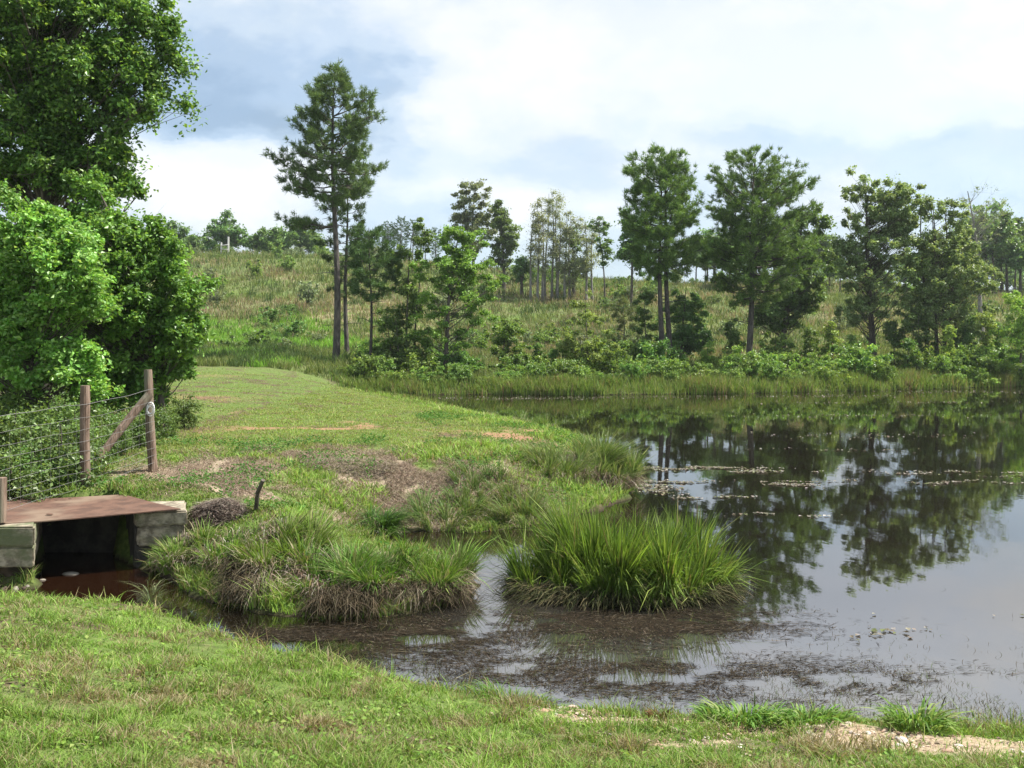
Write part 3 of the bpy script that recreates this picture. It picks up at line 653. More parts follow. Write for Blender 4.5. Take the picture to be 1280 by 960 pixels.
def stalk(name, label, cat, px, Y, h, col, kinks, parent=None):
    x = X_(px, Y); z = max(hz(x, Y), 0); a = Acc()
    V, T = tube([(x + k*h, Y, z + h*i/(len(kinks)-1)) for i, k in enumerate(kinks)], np.linspace(.006, .003, len(kinks)), 5); a.add(V, T, col)
    return tag(a.build(name, M_DRY), label, cat, 'dead stalks by the near shore')
stalk('dead_stalk', 'dark dead stalk bending left beside the bright clump', 'stalk', 1165, 5.75, .20, (.07, .05, .035), [0, -.05, -.15, -.3])
stalk('dead_stalk', 'dark straight dead stalk right of the bent one', 'stalk', 1173, 5.75, .19, (.07, .05, .035), [0, .02, .1, .22])
stalk('reed_spike', 'green pointed reed spike standing in shallow water at the near shore', 'reed', 943, 6.4, .12, (.10, .14, .04), [0, .01, .02, .02])

# ------------------------------------------------------------------ culvert, plate, fence
def bevel(o, w_=.012, s=2):
    m_ = o.modifiers.new('bevel', 'BEVEL'); m_.width = w_; m_.segments = s
def rough_block(name, corners, z0, z1, mat, parent, seed, amp=.012, n=26):
    """subdivided irregular block from 4 plan corners"""
    rg_ = np.random.default_rng(seed); c = np.array(corners, float)
    bm = bpy.data.meshes.new(name); import bmesh
    b = bmesh.new()
    vs = [b.verts.new((*p, z)) for z in (z0, z1) for p in c]
    for f in [(3, 2, 1, 0), (4, 5, 6, 7), (0, 1, 5, 4), (1, 2, 6, 5), (2, 3, 7, 6), (3, 0, 4, 7)]: b.faces.new([vs[i] for i in f])
    bmesh.ops.bevel(b, geom=b.edges[:], offset=.018, segments=2, affect='EDGES')
    bmesh.ops.subdivide_edges(b, edges=[e for e in b.edges if e.calc_length() > .15], cuts=n//2, use_grid_fill=True)
    b.verts.ensure_lookup_table()
    co = np.array([v.co for v in b.verts]); cen = co.mean(0)
    k = fbm(co[:, 0]*3+co[:, 1]*2, co[:, 2]*3+co[:, 1], 3, 4, seed) - .5
    for v, q in zip(b.verts, k):
        dd = v.co - mathutils.Vector(cen); dd.normalize(); v.co += dd*q*amp*4
    # shallow board-form courses along the face
    b.normal_update(); b.to_mesh(bm); b.free(); bm.materials.append(mat)
    for p_ in bm.polygons: p_.use_smooth = False
    o = bpy.data.objects.new(name, bm); COL.objects.link(o)
    if parent is not None: o.parent = parent
    return o
tL = thing('concrete_abutment', 'weathered stepped concrete block at the left edge holding the rusty plate', 'abutment', (0, 0, 0))
rough_block('upper_course', [(-7.2, 9.50), (-4.93, 9.50), (-5.9, 11.6), (-8, 11.6)], .42, .628, M_CONC, tL, 3)
rough_block('lower_course', [(-7.2, 9.53), (-4.95, 9.53), (-5.9, 11.6), (-8, 11.6)], .20, .415, M_CONC, tL, 4)
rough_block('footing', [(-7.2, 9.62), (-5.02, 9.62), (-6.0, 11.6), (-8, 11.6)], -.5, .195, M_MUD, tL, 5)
tR = thing('concrete_abutment', 'pale concrete block at the right side of the culvert mouth, half under grass', 'abutment', (0, 0, 0))
rough_block('upper_course', [(-4.20, 10.28), (-3.66, 10.36), (-3.9, 11.0), (-4.6, 10.95)], .47, .632, M_CONC, tR, 6)
rough_block('lower_course', [(-4.19, 10.30), (-3.70, 10.38), (-3.9, 11.0), (-4.6, 10.95)], .24, .463, M_CONC, tR, 7)
rough_block('wing_wall', [(-4.24, 10.34), (-3.95, 10.44), (-4.5, 11.4), (-4.9, 11.4)], -.5, .60, M_CULV_SHADE, tR, 8)
rough_block('light_block_wall', [(-6.6, 11.05), (-4.3, 11.05), (-4.3, 11.4), (-6.6, 11.4)], -.5, .61, M_CULV_SHADE, tR, 9)  # added to keep daylight from entering the culvert from behind
# plate with a slight sag
pc = np.array([(-6.9, 8.95), (-3.72, 10.33), (-4.75, 11.25), (-7.6, 10.9)]); V = []; k = 24
for top in (1, 0):
    for i in range(k+1):
        for j in range(k+1):
            s, t = i/k, j/k; q = pc[0]*(1-s)*(1-t)+pc[1]*s*(1-t)+pc[2]*s*t+pc[3]*(1-s)*t
            V.append((q[0], q[1], .648 - .022*math.sin(math.pi*min(1, max(0, (s-.25)/.75))) + .004*math.sin(9*s+5*t) + (.012 if top else 0)))
Q = []; n1_ = (k+1)**2
for i in range(k):
    for j in range(k):
        a0 = i*(k+1)+j; Q += [(a0, a0+k+1, a0+k+2, a0+1), (n1_+a0, n1_+a0+1, n1_+a0+k+2, n1_+a0+k+1)]
for i in range(k):
    for (e0, e1) in ((i, i+1), (k*(k+1)+i+1, k*(k+1)+i), ((i+1)*(k+1), i*(k+1)), (i*(k+1)+k, (i+1)*(k+1)+k)): Q.append((e0, e1, n1_+e1, n1_+e0))
pl = tris_mesh('steel_plate', V, Q, M_RUST, smooth=False); tag(pl, 'rusty red steel plate laid over the culvert as a footbridge', 'steel plate')
def rock(name, label, x, y, z, s, seed, mat=M_STONE, parent=None):
    rg_ = np.random.default_rng(seed); V = ICO*np.array(s)*rg_.uniform(.8, 1.15, (12, 1))
    o = tris_mesh(name, V, ICOT, mat, loc=(x, y, z)); sb = o.modifiers.new('sub', 'SUBSURF'); sb.levels = 2; sb.render_levels = 2
    for p_ in o.data.polygons: p_.use_smooth = True
    return tag(o, label, 'stone', 'stones at the culvert')
rock('stone', 'pale flat wet stone lying in the water under the culvert opening', -4.82, 10.05, .0, (.13, .07, .035), 1)
rock('stone', 'small bright stone in the water next to the left block', -5.0, 9.8, .0, (.05, .03, .02), 2)
rock('stone', 'small dark rusty stone lying on the steel plate', -5.05, 10.05, .655, (.055, .03, .012), 3, M_RUST)
for i in range(16):
    rock('stone', 'small wet stone at the foot of the left block', -5.65+.045*i+rng.uniform(-.02, .02), 9.43+rng.uniform(-.12, .08), rng.uniform(-.01, .03), tuple(rng.uniform(.02, .05, 3)), 10+i, M_STONE if i % 3 == 0 else M_MUD)

# fence: line runs from the left foreground back to the braced end post
F0, F1, F2 = (-5.95, 8.7), (-5.42, 11.7), (-5.17, 13.2)
fence = thing('wire_fence', 'woven wire fence on round wooden posts with a diagonal brace', 'fence', (F1[0], F1[1], .67))
def post(parent, x0, y0, z0, x1, y1, z1, r0, r1, name='post'):
    P = [((x0*(1-t)+x1*t) + .006*math.sin(7*t+x0), y0*(1-t)+y1*t, z0*(1-t)+z1*t) for t in np.linspace(0, 1, 9)]
    V, T = tube(P, np.linspace(r0, r1, 9)*(1+.04*np.sin(np.arange(9)*2.1)), 14)
    o = tris_mesh(name, V, T, M_POST, parent=parent, smooth=False); return o
IF = mathutils.Matrix.Identity(4)
def rel(o):
    o.location = (-F1[0], -F1[1], -.67); return o
rel(post(fence, F1[0], F1[1], .3, F1[0]-.015, F1[1], Z_(482, 11.7), .062, .058))
rel(post(fence, F2[0]+.03, F2[1], .4, F2[0]-.06, F2[1], Z_(462, 13.2), .066, .058))
rel(post(fence, X_(119, 12.7), 12.7, Z_(577, 12.7), F2[0]-.02, F2[1]-.04, Z_(493, 13.15), .055, .06, 'brace'))
wa = Acc()
def fz(t, f):   # t along fence 0..1 from F0 to F2 ; f height fraction
    y = F0[1] + (F2[1]-F0[1])*t; x = F0[0] + (F2[0]-F0[0])*t
    base = .62 + .05*t + .10*sm(t, .6, 1.0); return (x + .01*math.sin(t*17), y, base + f*1.08 - .015*math.sin(t*9))
for k_, f in enumerate([.03, .12, .22, .33, .45, .57, .70, .84, 1.0]):
    V, T = tube([np.array(fz(t, f)) + [.07, -.02, .006*math.sin(31*t+k_*2)] for t in np.linspace(0, 1, 60)], .0022 if k_ < 8 else .0032, 5); wa.add(V, T, (.5, .5, .5))
for t in np.linspace(.02, .98, 27):
    V, T = tube([np.array(fz(t, f)) + [.07, -.02, 0] for f in np.linspace(.03, .84, 5)], .0011, 4); wa.add(V, T, (.5, .5, .5))
rel(wa.build('wire_mesh', M_WIRE, fence))
ca = Acc(); cxp = np.array([F2[0]+.02, F2[1]-.085, Z_(511, 13.2)])
rg = np.random.default_rng(77)
for q in range(5):
    rr = rg.uniform(.04, .075); th = np.linspace(0, math.tau, 16); ti = rg.normal(0, .4, 2)
    V, T = tube([cxp + [rr*math.cos(v)*.8, -.005*q+ti[0]*.02*math.cos(v), rr*1.2*math.sin(v)+ti[1]*.02] for v in th], .005, 5); ca.add(V, T, (.7, .7, .7))
rel(ca.build('wire_coil', M_WHITE, fence))
sp_ = thing('wooden_post', 'short broken weathered post at the left edge in front of the plate', 'post', (X_(1, 9.62), 9.62, .655))
V, T = tube([(0, 0, 0), (.0, 0, .1), (.01, 0, Z_(597, 9.62)-.655)], [.055, .055, .05], 12); tris_mesh('stump', V, T, M_POST, parent=sp_)

# leaning stick and root heap
V, T = tube([(X_(318, 11.0), 11.05, .45), (X_(322, 10.9), 10.9, Z_(616, 10.9)), (X_(329, 10.8), 10.8, Z_(600, 10.8))], [.028, .026, .024], 8)
tag(tris_mesh('broken_stick', V, T, M_BARK), 'short dark broken stick leaning out of the grass bank', 'stick')
def heap(name, label, cx, cy, rx, ry, h, n, seed, cols):
    rg = np.random.default_rng(seed); z0 = hz(cx, cy)-.02; t = thing(name, label, 'heap', (cx, cy, z0), 'heaps of dead grass')
    an = rg.uniform(0, math.tau, n); q = np.sqrt(rg.random(n)); x = q*np.cos(an)*rx; y = q*np.sin(an)*ry; z = h*(1-q**2) + height(x+cx, y+cy) - z0
    aa = rg.uniform(0, math.tau, n)
    v = blades(np.stack([x, y, z], 1), rg.uniform(.03, .07, n), .008, np.stack([np.cos(aa), np.sin(aa)], 1)*rg.uniform(.8, 4.5, (n, 1)), .9, pick(cols, [1]*len(cols), n, rg), 3, rg)
    tris_mesh('dead_stalks', *v[:2], M_DRY, v[2], t)
    k1, k2 = 24, 8; V = []; T = []
    for i in range(k2+1):
        for j in range(k1): f = i/k2; w_ = j/k1*math.tau; V.append((f*rx*math.cos(w_), f*ry*math.sin(w_), h*(1-f*f)-.01-.06*(f > .9) + hz(cx+f*rx*math.cos(w_), cy+f*ry*math.sin(w_))-z0))
    for i in range(k2):
        for j in range(k1): T.append((i*k1+j, (i+1)*k1+j, (i+1)*k1+(j+1) % k1, i*k1+(j+1) % k1))
    tris_mesh('core', V, T, M_MUD, None, t, True)
heap('dead_grass_heap', 'dark heap of dead roots beside the right end of the rusty plate', -3.5, 10.95, .33, .28, .20, 2600, 61, [(.13, .10, .08), (.20, .16, .13), (.08, .06, .05), (.26, .22, .18)])
heap('dead_grass_heap', 'wide pale mat of dead grass in the middle of the bank', -2.45, 13.9, .75, .55, .05, 5000, 62, [(.26, .21, .15), (.20, .16, .11), (.34, .29, .22), (.15, .17, .06)])

# ------------------------------------------------------------------ trees
LG = {'mid': [(.058, .105, .022), (.08, .13, .03), (.042, .075, .018)], 'bright': [(.075, .135, .022), (.10, .165, .034), (.055, .10, .018)],
      'dark': [(.055, .092, .027), (.075, .12, .038), (.04, .068, .02)], 'olive': [(.10, .15, .035), (.08, .12, .03), (.13, .17, .05)],
      'grey': [(.085, .11, .055), (.115, .14, .08), (.065, .085, .045)], 'yellow': [(.11, .165, .03), (.14, .19, .045), (.085, .135, .025)]}
CLK = 1.55
def broadleaf(name, label, cat, px, D, topy, lobes, ncl, nleaf, leaf, cols, trunk_r, seed, mat=M_BARK, trunks=((0, 0),), group=None, clump=.5, flat=.6, limbs=1.0, twig_leafless=0.0, zbase=None, depth=.85, bare=0, basepx=None):
    """lobes are (px, py, rx, ry) in photo pixels at distance D; everything becomes metres around the trunk base"""
    rg = np.random.default_rng(seed); x0 = X_(px, D); z0 = hz(x0, D) if zbase is None else zbase
    s = D/F; t = thing(name, label, cat, (x0, D, z0), group)
    Lb = np.array([((a-px)*s, Z_(b, D)-z0, c*s, d*s) for a, b, c, d in lobes]); wt = Lb[:, 2]*Lb[:, 3]; i = rg.choice(len(Lb), ncl, p=wt/wt.sum())
    v = unit(rg.normal(size=(ncl, 3)))*(rg.random((ncl, 1))**(1/2.3)); q = Lb[i]
    dy = rg.normal(0, .15, len(Lb))[i]*q[:, 2]
    C = np.stack([q[:, 0]+v[:, 0]*q[:, 2], v[:, 1]*q[:, 2]*depth+dy, q[:, 1]+v[:, 2]*q[:, 3]], 1)
    C[:, 2] = np.maximum(C[:, 2], .15)
    H = Z_(topy, D)-z0
    ta = Acc(); tp = []
    for (dx, dyy) in trunks:
        ks = np.linspace(0, 1, 12); topx = Lb[np.argmax(Lb[:, 1]), 0]*.8
        wob = .018*H; ph = rg.uniform(0, 6)
        P = np.stack([dx + (topx-dx*.3)*ks**1.6 + wob*np.sin(ks*5+ph)*ks, dyy + wob*np.cos(ks*4+ph)*ks, -.3 + (H*.93+.3)*ks], 1)
        r = trunk_r*(1-.86*ks)*(1+.5*np.exp(-ks*14)); V, T = tube(P, r, 9); ta.add(V, T, (.1, .1, .1)); tp.append(P)
    cl = rg.permutation(ncl)[:int(ncl*limbs)]
    for j in cl:
        c = C[j]; P = tp[rg.integers(len(tp))]; hd = math.hypot(c[0]-P[5, 0], c[1]-P[5, 1])
        za = max(.12*H, min(c[2]-.55*hd-.1*H*rg.random(), .86*H)); a_ = np.array([np.interp(za, P[:, 2], P[:, 0]), np.interp(za, P[:, 2], P[:, 1]), za])
        m1 = a_*.55+c*.45; m1[2] -= .07*hd; m1 += rg.normal(0, .03*hd+.01, 3); m2 = a_*.22+c*.78 + rg.normal(0, .03*hd+.01, 3)
        r0 = trunk_r*(.07+.16*rg.random())*(1-.6*za/H); V, T = tube([a_, m1, m2, c], [r0, r0*.65, r0*.4, r0*.15], 5); ta.add(V, T, (.1, .1, .1))
        for _ in range(2+bare):
            e = c + rg.normal(0, 1, 3)*clump*(.8+.3*bare)*s*20*np.array([1, 1, .8]); V, T = tube([m2, (m2+e)/2+rg.normal(0, .04, 3), e], [r0*.3, r0*.2, r0*.08], 4); ta.add(V, T, (.1, .1, .1))
    ta.build('trunk', mat, t)
    if nleaf:
        nleaf = int(nleaf*1.45); flat = min(1, flat*1.3); j = rg.integers(0, ncl, nleaf); cr_ = clump*s*20*CLK*rg.uniform(.55, 1.4, ncl)
        nt = 16; tips = unit(rg.normal(size=(ncl, nt, 3)))*(rg.random((ncl, nt, 1))**.45)*rg.uniform(.5, 1.35, (ncl, nt, 1)); ii = rg.integers(0, nt, nleaf)
        v = tips[j, ii] + rg.normal(0, .17, (nleaf, 3))*np.array([1, 1, .8]); v = np.where(rg.random((nleaf, 1)) < .25, v*rg.random((nleaf, 1)), v)
        Pp = C[j] + v*cr_[j][:, None]*np.array([1, 1, flat])
        Nn = v*np.array([.6, .6, .5]) + rg.normal(0, .55, (nleaf, 3)) + [0, 0, .55]
        tint = (rg.uniform(.82, 1.2, ncl)[j]*rg.uniform(.85, 1.18, (ncl, nt))[j, ii])[:, None]
        c = pick(cols, [1]*len(cols), nleaf, rg, .2)*tint*2.25
        Pp[:, 2] = np.maximum(Pp[:, 2], .03)
        v2 = leaves(Pp, Nn, leaf*rg.uniform(.65, 1.3, nleaf), c, rg); tris_mesh('crown', *v2[:2], M_LEAF, v2[2], t)
    return t
def pine(name, label, px, D, env, seed, trunk_r, nb=70, dens=1.0, cols=None, toppx=None, group=None, trunks=((0, 0),), stubs=6, extra=()):
    """env: list of (py, left px, right px) silhouette of the crown from top to bottom"""
    rg = np.random.default_rng(seed); x0 = X_(px, D); z0 = hz(x0, D); s = D/F; t = thing(name, label, 'pine tree', (x0, D, z0), group)
    cols = cols or [(.045, .085, .03), (.06, .11, .035), (.035, .065, .022)]
    topy = env[0][0]; H = Z_(topy, D)-z0; ez = np.array([Z_(e[0], D)-z0 for e in env]); el = np.array([(px-e[1])*s for e in env]); er = np.array([(e[2]-px)*s for e in env])
    tx = ((toppx or px)-px)*s
    ks = np.linspace(0, 1, 16); ta = Acc(); wob = rg.uniform(0, 6); Ps = []
    for (dx, dyy) in trunks:
        P = np.stack([dx+(tx-dx*.6)*ks**1.3 + .006*H*np.sin(ks*7+wob), dyy*(1-.4*ks)+.005*H*np.cos(ks*6+wob), -.3+(H*.985+.3)*ks], 1)
        V, T = tube(P, trunk_r*(1-.88*ks**1.1)*(1+.3*np.exp(-ks*40)), 10); ta.add(V, T, (.1, .1, .1)); Ps.append(P)
    P = Ps[0]; tuft_c = []; tuft_d = []
    zb = ez.min(); az = rg.uniform(0, 6)
    br = [(zb + (H*.985-zb)*((i+rg.random())/nb)**.92, None, None) for i in range(nb)] + list(extra)
    for (z, az_, Lf) in br:
        az += 2.39996 + rg.normal(0, .35); a0 = az if az_ is None else az_
        c, s_ = math.cos(a0), math.sin(a0)
        l = np.interp(z, ez[::-1], el[::-1]); r = np.interp(z, ez[::-1], er[::-1]); side = r if c > 0 else l
        L = (side*abs(c) + .5*(l+r)*.9*(1-abs(c)))*rg.uniform(.62, 1.08) if Lf is None else Lf
        L = max(L, .25); sfr = (z-zb)/(H-zb+1e-6)
        rise = L*np.interp(sfr, [0, .35, .8, 1], [.02, .22, .6, 1.3])*rg.uniform(.6, 1.3)
        zst = z-rise*.75; zst = max(zst, zb*.9); zst = min(zst, H*.96)
        st = np.array([np.interp(zst, P[:, 2], P[:, 0]), np.interp(zst, P[:, 2], P[:, 1]), zst])
        D3 = np.array([c, s_, 0]); pts = [st + D3*L*f + [0, 0, rise*(f**1.4) - .05*L*math.sin(f*3)] for f in (0, .3, .6, .85, 1.)]
        pts = np.array(pts); pts[1:] += rg.normal(0, .03*L, (4, 3)); r0 = .012+.017*L*trunk_r/.2
        V, T = tube(pts, [r0, r0*.75, r0*.5, r0*.3, r0*.15], 5); ta.add(V, T, (.1, .1, .1))
        nsub = int(3+L*2.4); tuft_c.append(pts[-1]); tuft_d.append(unit((pts[-1]-pts[-2])[None])[0])
        for q in range(nsub):
            f = rg.uniform(.28, 1.0); b0 = np.array([np.interp(f, [0, .3, .6, .85, 1], pts[:, k_]) for k_ in range(3)])
            sa = a0 + rg.choice([-1, 1])*rg.uniform(.4, 1.2); sl = L*rg.uniform(.16, .38)*(1.15-.5*f)+.15
            e = b0 + np.array([math.cos(sa), math.sin(sa), rg.uniform(.05, .65)])*sl
            V, T = tube([b0, (b0+e)/2, e], [r0*.35, r0*.25, r0*.12], 4); ta.add(V, T, (.1, .1, .1))
            nt = max(2, int(sl/.22)); 
            for w_ in range(nt):
                g = (w_+1)/nt; cc = b0*(1-g)+e*g + rg.normal(0, .07, 3); tuft_c.append(cc); tuft_d.append(unit((e-b0+[0, 0, .25*sl])[None])[0])
    for _ in range(stubs):
        z = zb*rg.uniform(.55, 1.0); a0 = rg.uniform(0, 6.3); st = np.array([np.interp(z, P[:, 2], P[:, 0]), np.interp(z, P[:, 2], P[:, 1]), z]); L = rg.uniform(.4, 1.6)
        e = st + np.array([math.cos(a0), math.sin(a0), rg.uniform(-.1, .25)])*L; V, T = tube([st, (st+e)/2+[0, 0, .05], e], [.022, .016, .007], 4); ta.add(V, T, (.1, .1, .1))
    ta.build('trunk', M_PBARK, t)
    C = np.array(tuft_c); Dd = np.array(tuft_d); m_ = int(len(C)*dens) if dens >= 1 else len(C)
    if dens > 1:
        i = rg.integers(0, len(C), int(len(C)*(dens-1))); C = np.concatenate([C, C[i]+rg.normal(0, .14, (len(i), 3))]); Dd = np.concatenate([Dd, Dd[i]])
    k_ = 30; n = len(C)*k_; i = np.repeat(np.arange(len(C)), k_)
    dr = unit(Dd[i]*.75 + rg.normal(0, .62, (n, 3)) + [0, 0, .15]); base = C[i] + rg.normal(0, .05, (n, 3)); L = rg.uniform(.15, .30, n)[:, None]
    W = unit(np.cross(dr, rg.normal(size=(n, 3))))*rg.uniform(.012, .022, (n, 1))
    V = np.stack([base-W, base+W, base+dr*L], 1).reshape(-1, 3); T = np.arange(3*n).reshape(-1, 3)
    col = 1.6*pick(cols, [1]*len(cols), n, rg, .2)*np.repeat(rg.uniform(.8, 1.25, len(C)), k_)[:, None]
    tris_mesh('crown', V, T, M_NEEDLE, np.repeat(col, 3, 0), t); return t

pine('pine_tree', 'tallest pine with a long bare trunk at the left end of the far shore', 420, 45,
     [(82, 414, 424), (100, 400, 440), (125, 374, 464), (150, 370, 482), (175, 366, 480), (200, 348, 484), (218, 358, 470), (235, 354, 478), (245, 372, 460), (256, 392, 440), (264, 404, 430)], 201, .19, 70, 1.5, toppx=417, stubs=9,
     cols=[(.062, .095, .034), (.085, .125, .042), (.045, .072, .026)], extra=[(6.6, math.pi*.97, 2.3), (6.7, math.pi*1.06, 1.9), (6.5, math.pi*.9, 1.7)])
pine('pine_tree', 'slim dark pine right behind the trunk of the tallest pine', 433, 50,
     [(215, 430, 438), (240, 422, 450), (262, 414, 458), (290, 402, 455), (330, 405, 452), (375, 418, 448)], 202, .14, 34, .9, cols=[(.035, .065, .022), (.045, .085, .028)])
pine('pine_tree', 'small pine with a thin bare trunk to the right of the tallest pine', 464, 46,
     [(282, 458, 472), (300, 442, 492), (325, 436, 500), (355, 436, 498), (375, 446, 480)], 203, .09, 34, 1.2, toppx=462)
broadleaf('slender_tree', 'slender sparse tree with feathery upright top between small pine and bright oak', 'tree', 505, 46, 268,
     [(523, 300, 18, 32), (500, 325, 16, 30), (512, 370, 20, 30), (498, 405, 24, 22), (520, 430, 20, 24)], 60, 6500, .15, LG['dark']+LG['mid'], .07, 204, trunks=((0, 0), (.5, .2)), clump=.36, flat=.8)
broadleaf('oak_tree', 'bright green young oak with spreading limbs beside the slender tree', 'tree', 556, 45, 275,
     [(578, 305, 30, 28), (590, 345, 42, 30), (560, 345, 30, 30), (545, 385, 34, 26), (595, 385, 36, 20), (525, 340, 14, 20), (560, 420, 36, 18), (530, 425, 24, 10)], 160, 26000, .12, LG['bright'], .13, 205, clump=.42, flat=.5)
broadleaf('sapling', 'feathery olive green sapling standing alone in the middle of the far shore', 'sapling', 735, 45, 358,
     [(732, 385, 18, 24), (730, 415, 34, 24), (745, 440, 36, 18), (715, 440, 24, 18)], 80, 9000, .10, LG['olive'], .05, 206, clump=.34, flat=.6)
pine('pine_tree', 'large bushy pine with two trunks in the middle of the far shore', 829, 50,
     [(187, 818, 845), (205, 790, 862), (235, 784, 868), (262, 782, 878), (290, 786, 882), (315, 796, 892), (335, 806, 882), (350, 815, 850)], 207, .17, 100, 1.5, toppx=826, trunks=((-.1, 0), (.42, .5)),
     cols=[(.08, .125, .03), (.105, .155, .04), (.055, .09, .024)])
pine('pine_tree', 'broad pine with long spreading boughs right of the two trunk pine', 936, 50,
     [(188, 925, 958), (205, 898, 985), (230, 884, 1006), (255, 880, 1008), (290, 888, 1012), (325, 878, 1022), (350, 886, 1008), (372, 902, 980), (385, 916, 960)], 208, .19, 104, 1.3, toppx=944,
     cols=[(.072, .12, .03), (.095, .15, .04), (.05, .085, .024)])
broadleaf('dark_tree', 'dark round leafy tree behind and right of the broad pine with lower shaded foliage', 'tree', 978, 56, 255,
     [(1010, 285, 26, 30), (1015, 330, 30, 30), (980, 390, 34, 26), (1005, 370, 30, 26), (960, 395, 22, 18)], 130, 15000, .20, LG['dark'], .2, 209, clump=.5)
broadleaf('oak_tree', 'tall oval oak on one straight trunk between broad pine and the right hand group', 'tree', 1092, 53, 203,
     [(1074, 235, 22, 26), (1120, 245, 28, 30), (1095, 270, 42, 30), (1100, 310, 52, 32), (1090, 350, 54, 30), (1080, 385, 44, 20), (1128, 280, 24, 26), (1062, 320, 24, 24)], 360, 40000, .15, [(.085, .135, .048), (.12, .175, .073), (.068, .105, .038), (.15, .20, .10)], .20, 210, clump=.34, flat=.75)
broadleaf('sweetgum_tree', 'wide multi stemmed leafy tree in the group at the right end', 'tree', 1172, 52, 238,
     [(1190, 270, 20, 26), (1195, 310, 38, 30), (1160, 320, 26, 30), (1205, 350, 42, 30), (1165, 365, 38, 28), (1190, 395, 48, 20), (1145, 390, 24, 20), (1160, 260, 8, 14)], 360, 40000, .135, [(.085, .135, .045), (.115, .17, .062), (.065, .10, .034), (.145, .19, .095)], .12, 211, trunks=((0, 0), (.5, .2), (-.4, .5), (1.3, .3)), clump=.34, flat=.75)
broadleaf('dead_tree', 'bare grey tree top sticking up behind the right hand group', 'dead tree', 1228, 70, 225,
     [(1235, 255, 30, 24), (1225, 285, 26, 22), (1205, 245, 10, 16)], 60, 900, .12, LG['grey'], .2, 212, mat=M_DEADW, clump=.35, bare=2)
broadleaf('leafy_bush', 'light yellow green leafy bush cut by the right edge of the picture', 'bush', 1276, 48, 348,
     [(1278, 385, 26, 30), (1265, 420, 26, 26), (1290, 420, 30, 30)], 70, 8000, .13, LG['yellow'], .07, 213, clump=.4)
broadleaf('dark_tree', 'low dark rounded tree just right of the two trunk pine base', 'tree', 850, 52, 355,
     [(858, 385, 26, 24), (850, 415, 30, 26), (868, 425, 22, 22)], 70, 8500, .16, LG['dark'], .1, 214, clump=.42)
broadleaf('small_tree', 'narrow dark young tree immediately left of the two trunk pine base', 'tree', 808, 51, 355,
     [(806, 375, 12, 18), (806, 405, 14, 22), (806, 435, 14, 16)], 36, 3800, .14, LG['dark'], .05, 215, clump=.34)
broadleaf('leafy_tree', 'leafy tree farther up the slope showing left of the two trunk pine crown', 'tree', 790, 78, 258,
     [(786, 285, 14, 24), (792, 320, 20, 28), (800, 300, 20, 30)], 70, 7000, .26, LG['dark'], .15, 216, clump=.42)
broadleaf('small_tree', 'dark twiggy small tree left of the broad pine trunk', 'tree', 915, 52, 385, [(912, 405, 12, 18), (918, 425, 13, 16)], 26, 1900, .12, LG['dark'], .05, 217, clump=.32)
broadleaf('small_tree', 'shaded young tree between the straight oak and the right hand group', 'tree', 1118, 52, 395, [(1118, 412, 12, 14), (1120, 425, 14, 12)], 26, 2400, .12, LG['dark'], .05, 218, clump=.32)
broadleaf('small_tree', 'dark undergrowth tree beneath the left stems of the right hand group', 'tree', 1150, 51, 385, [(1148, 405, 16, 18), (1152, 430, 18, 16)], 34, 3200, .12, LG['dark'], .05, 219, clump=.34)
broadleaf('small_tree', 'dark undergrowth tree beneath the right stems of the right hand group', 'tree', 1208, 51, 388, [(1205, 410, 20, 20), (1212, 432, 20, 16)], 40, 4200, .12, LG['dark'], .05, 220, clump=.36)
broadleaf('leafy_bush', 'broad leafy bush on the far shore between the bright oak and the olive sapling', 'bush', 628, 47, 395,
     [(635, 418, 22, 18), (618, 430, 24, 18), (645, 440, 22, 14)], 60, 6500, .11, LG['mid']+LG['yellow'][:1], .05, 221, clump=.36)
broadleaf('small_tree', 'green leaning sapling at the left foot of the olive sapling', 'sapling', 703, 46, 408, [(705, 425, 10, 14), (700, 445, 14, 12)], 24, 2000, .11, LG['mid'], .04, 222, clump=.3)
pine('pine_sapling', 'thin spindly pine sapling on the slope left of the two trunk pine', 780, 60, [(372, 776, 784), (385, 768, 792), (402, 768, 792), (412, 774, 788)], 223, .05, 14, .6, cols=[(.09, .12, .05), (.11, .13, .06)])
broadleaf('small_tree', 'leafy saplings tangled round the foot of the slender tree', 'sapling', 490, 45, 380, [(482, 400, 14, 18), (490, 430, 20, 22), (508, 445, 20, 14)], 44, 3800, .12, LG['mid'], .04, 224, trunks=((0, 0), (.4, 0)), clump=.34)

for k_, (px, D, ty, w_, lab) in enumerate([(1012, 49, 405, 12, 'short leafy sapling right of the broad pine trunk, the nearest to it'), (1040, 50, 398, 12, 'leafy sapling halfway between broad pine and straight oak'), (1066, 51, 415, 10, 'stunted leafy sapling at the left foot of the straight oak'),
        (1135, 50, 420, 12, 'low pale sapling in front of the shaded young tree'), (1186, 49, 405, 11, 'thin sapling in front of the stems of the right hand group'), (1232, 50, 385, 14, 'leafy sapling between the right hand group and the edge bush'), (1250, 53, 400, 14, 'pale green sapling just left of the edge bush'),
        (885, 49, 425, 12, 'small bright sapling between the low dark tree and broad pine'), (765, 49, 415, 9, 'thin bright sapling right of the olive sapling'), (672, 48, 420, 10, 'small upright sapling right of the broad leafy bush')]):
    broadleaf('small_tree', lab, 'sapling', px, D, ty, [(px, ty+14, w_*.7, 12), (px+2, ty+28, w_, 12), (px-2, ty+40, w_, 8)], 26, 1900, .12, [LG['mid'], LG['yellow'], LG['olive']][k_ % 3], .04, 620+k_, clump=.32)

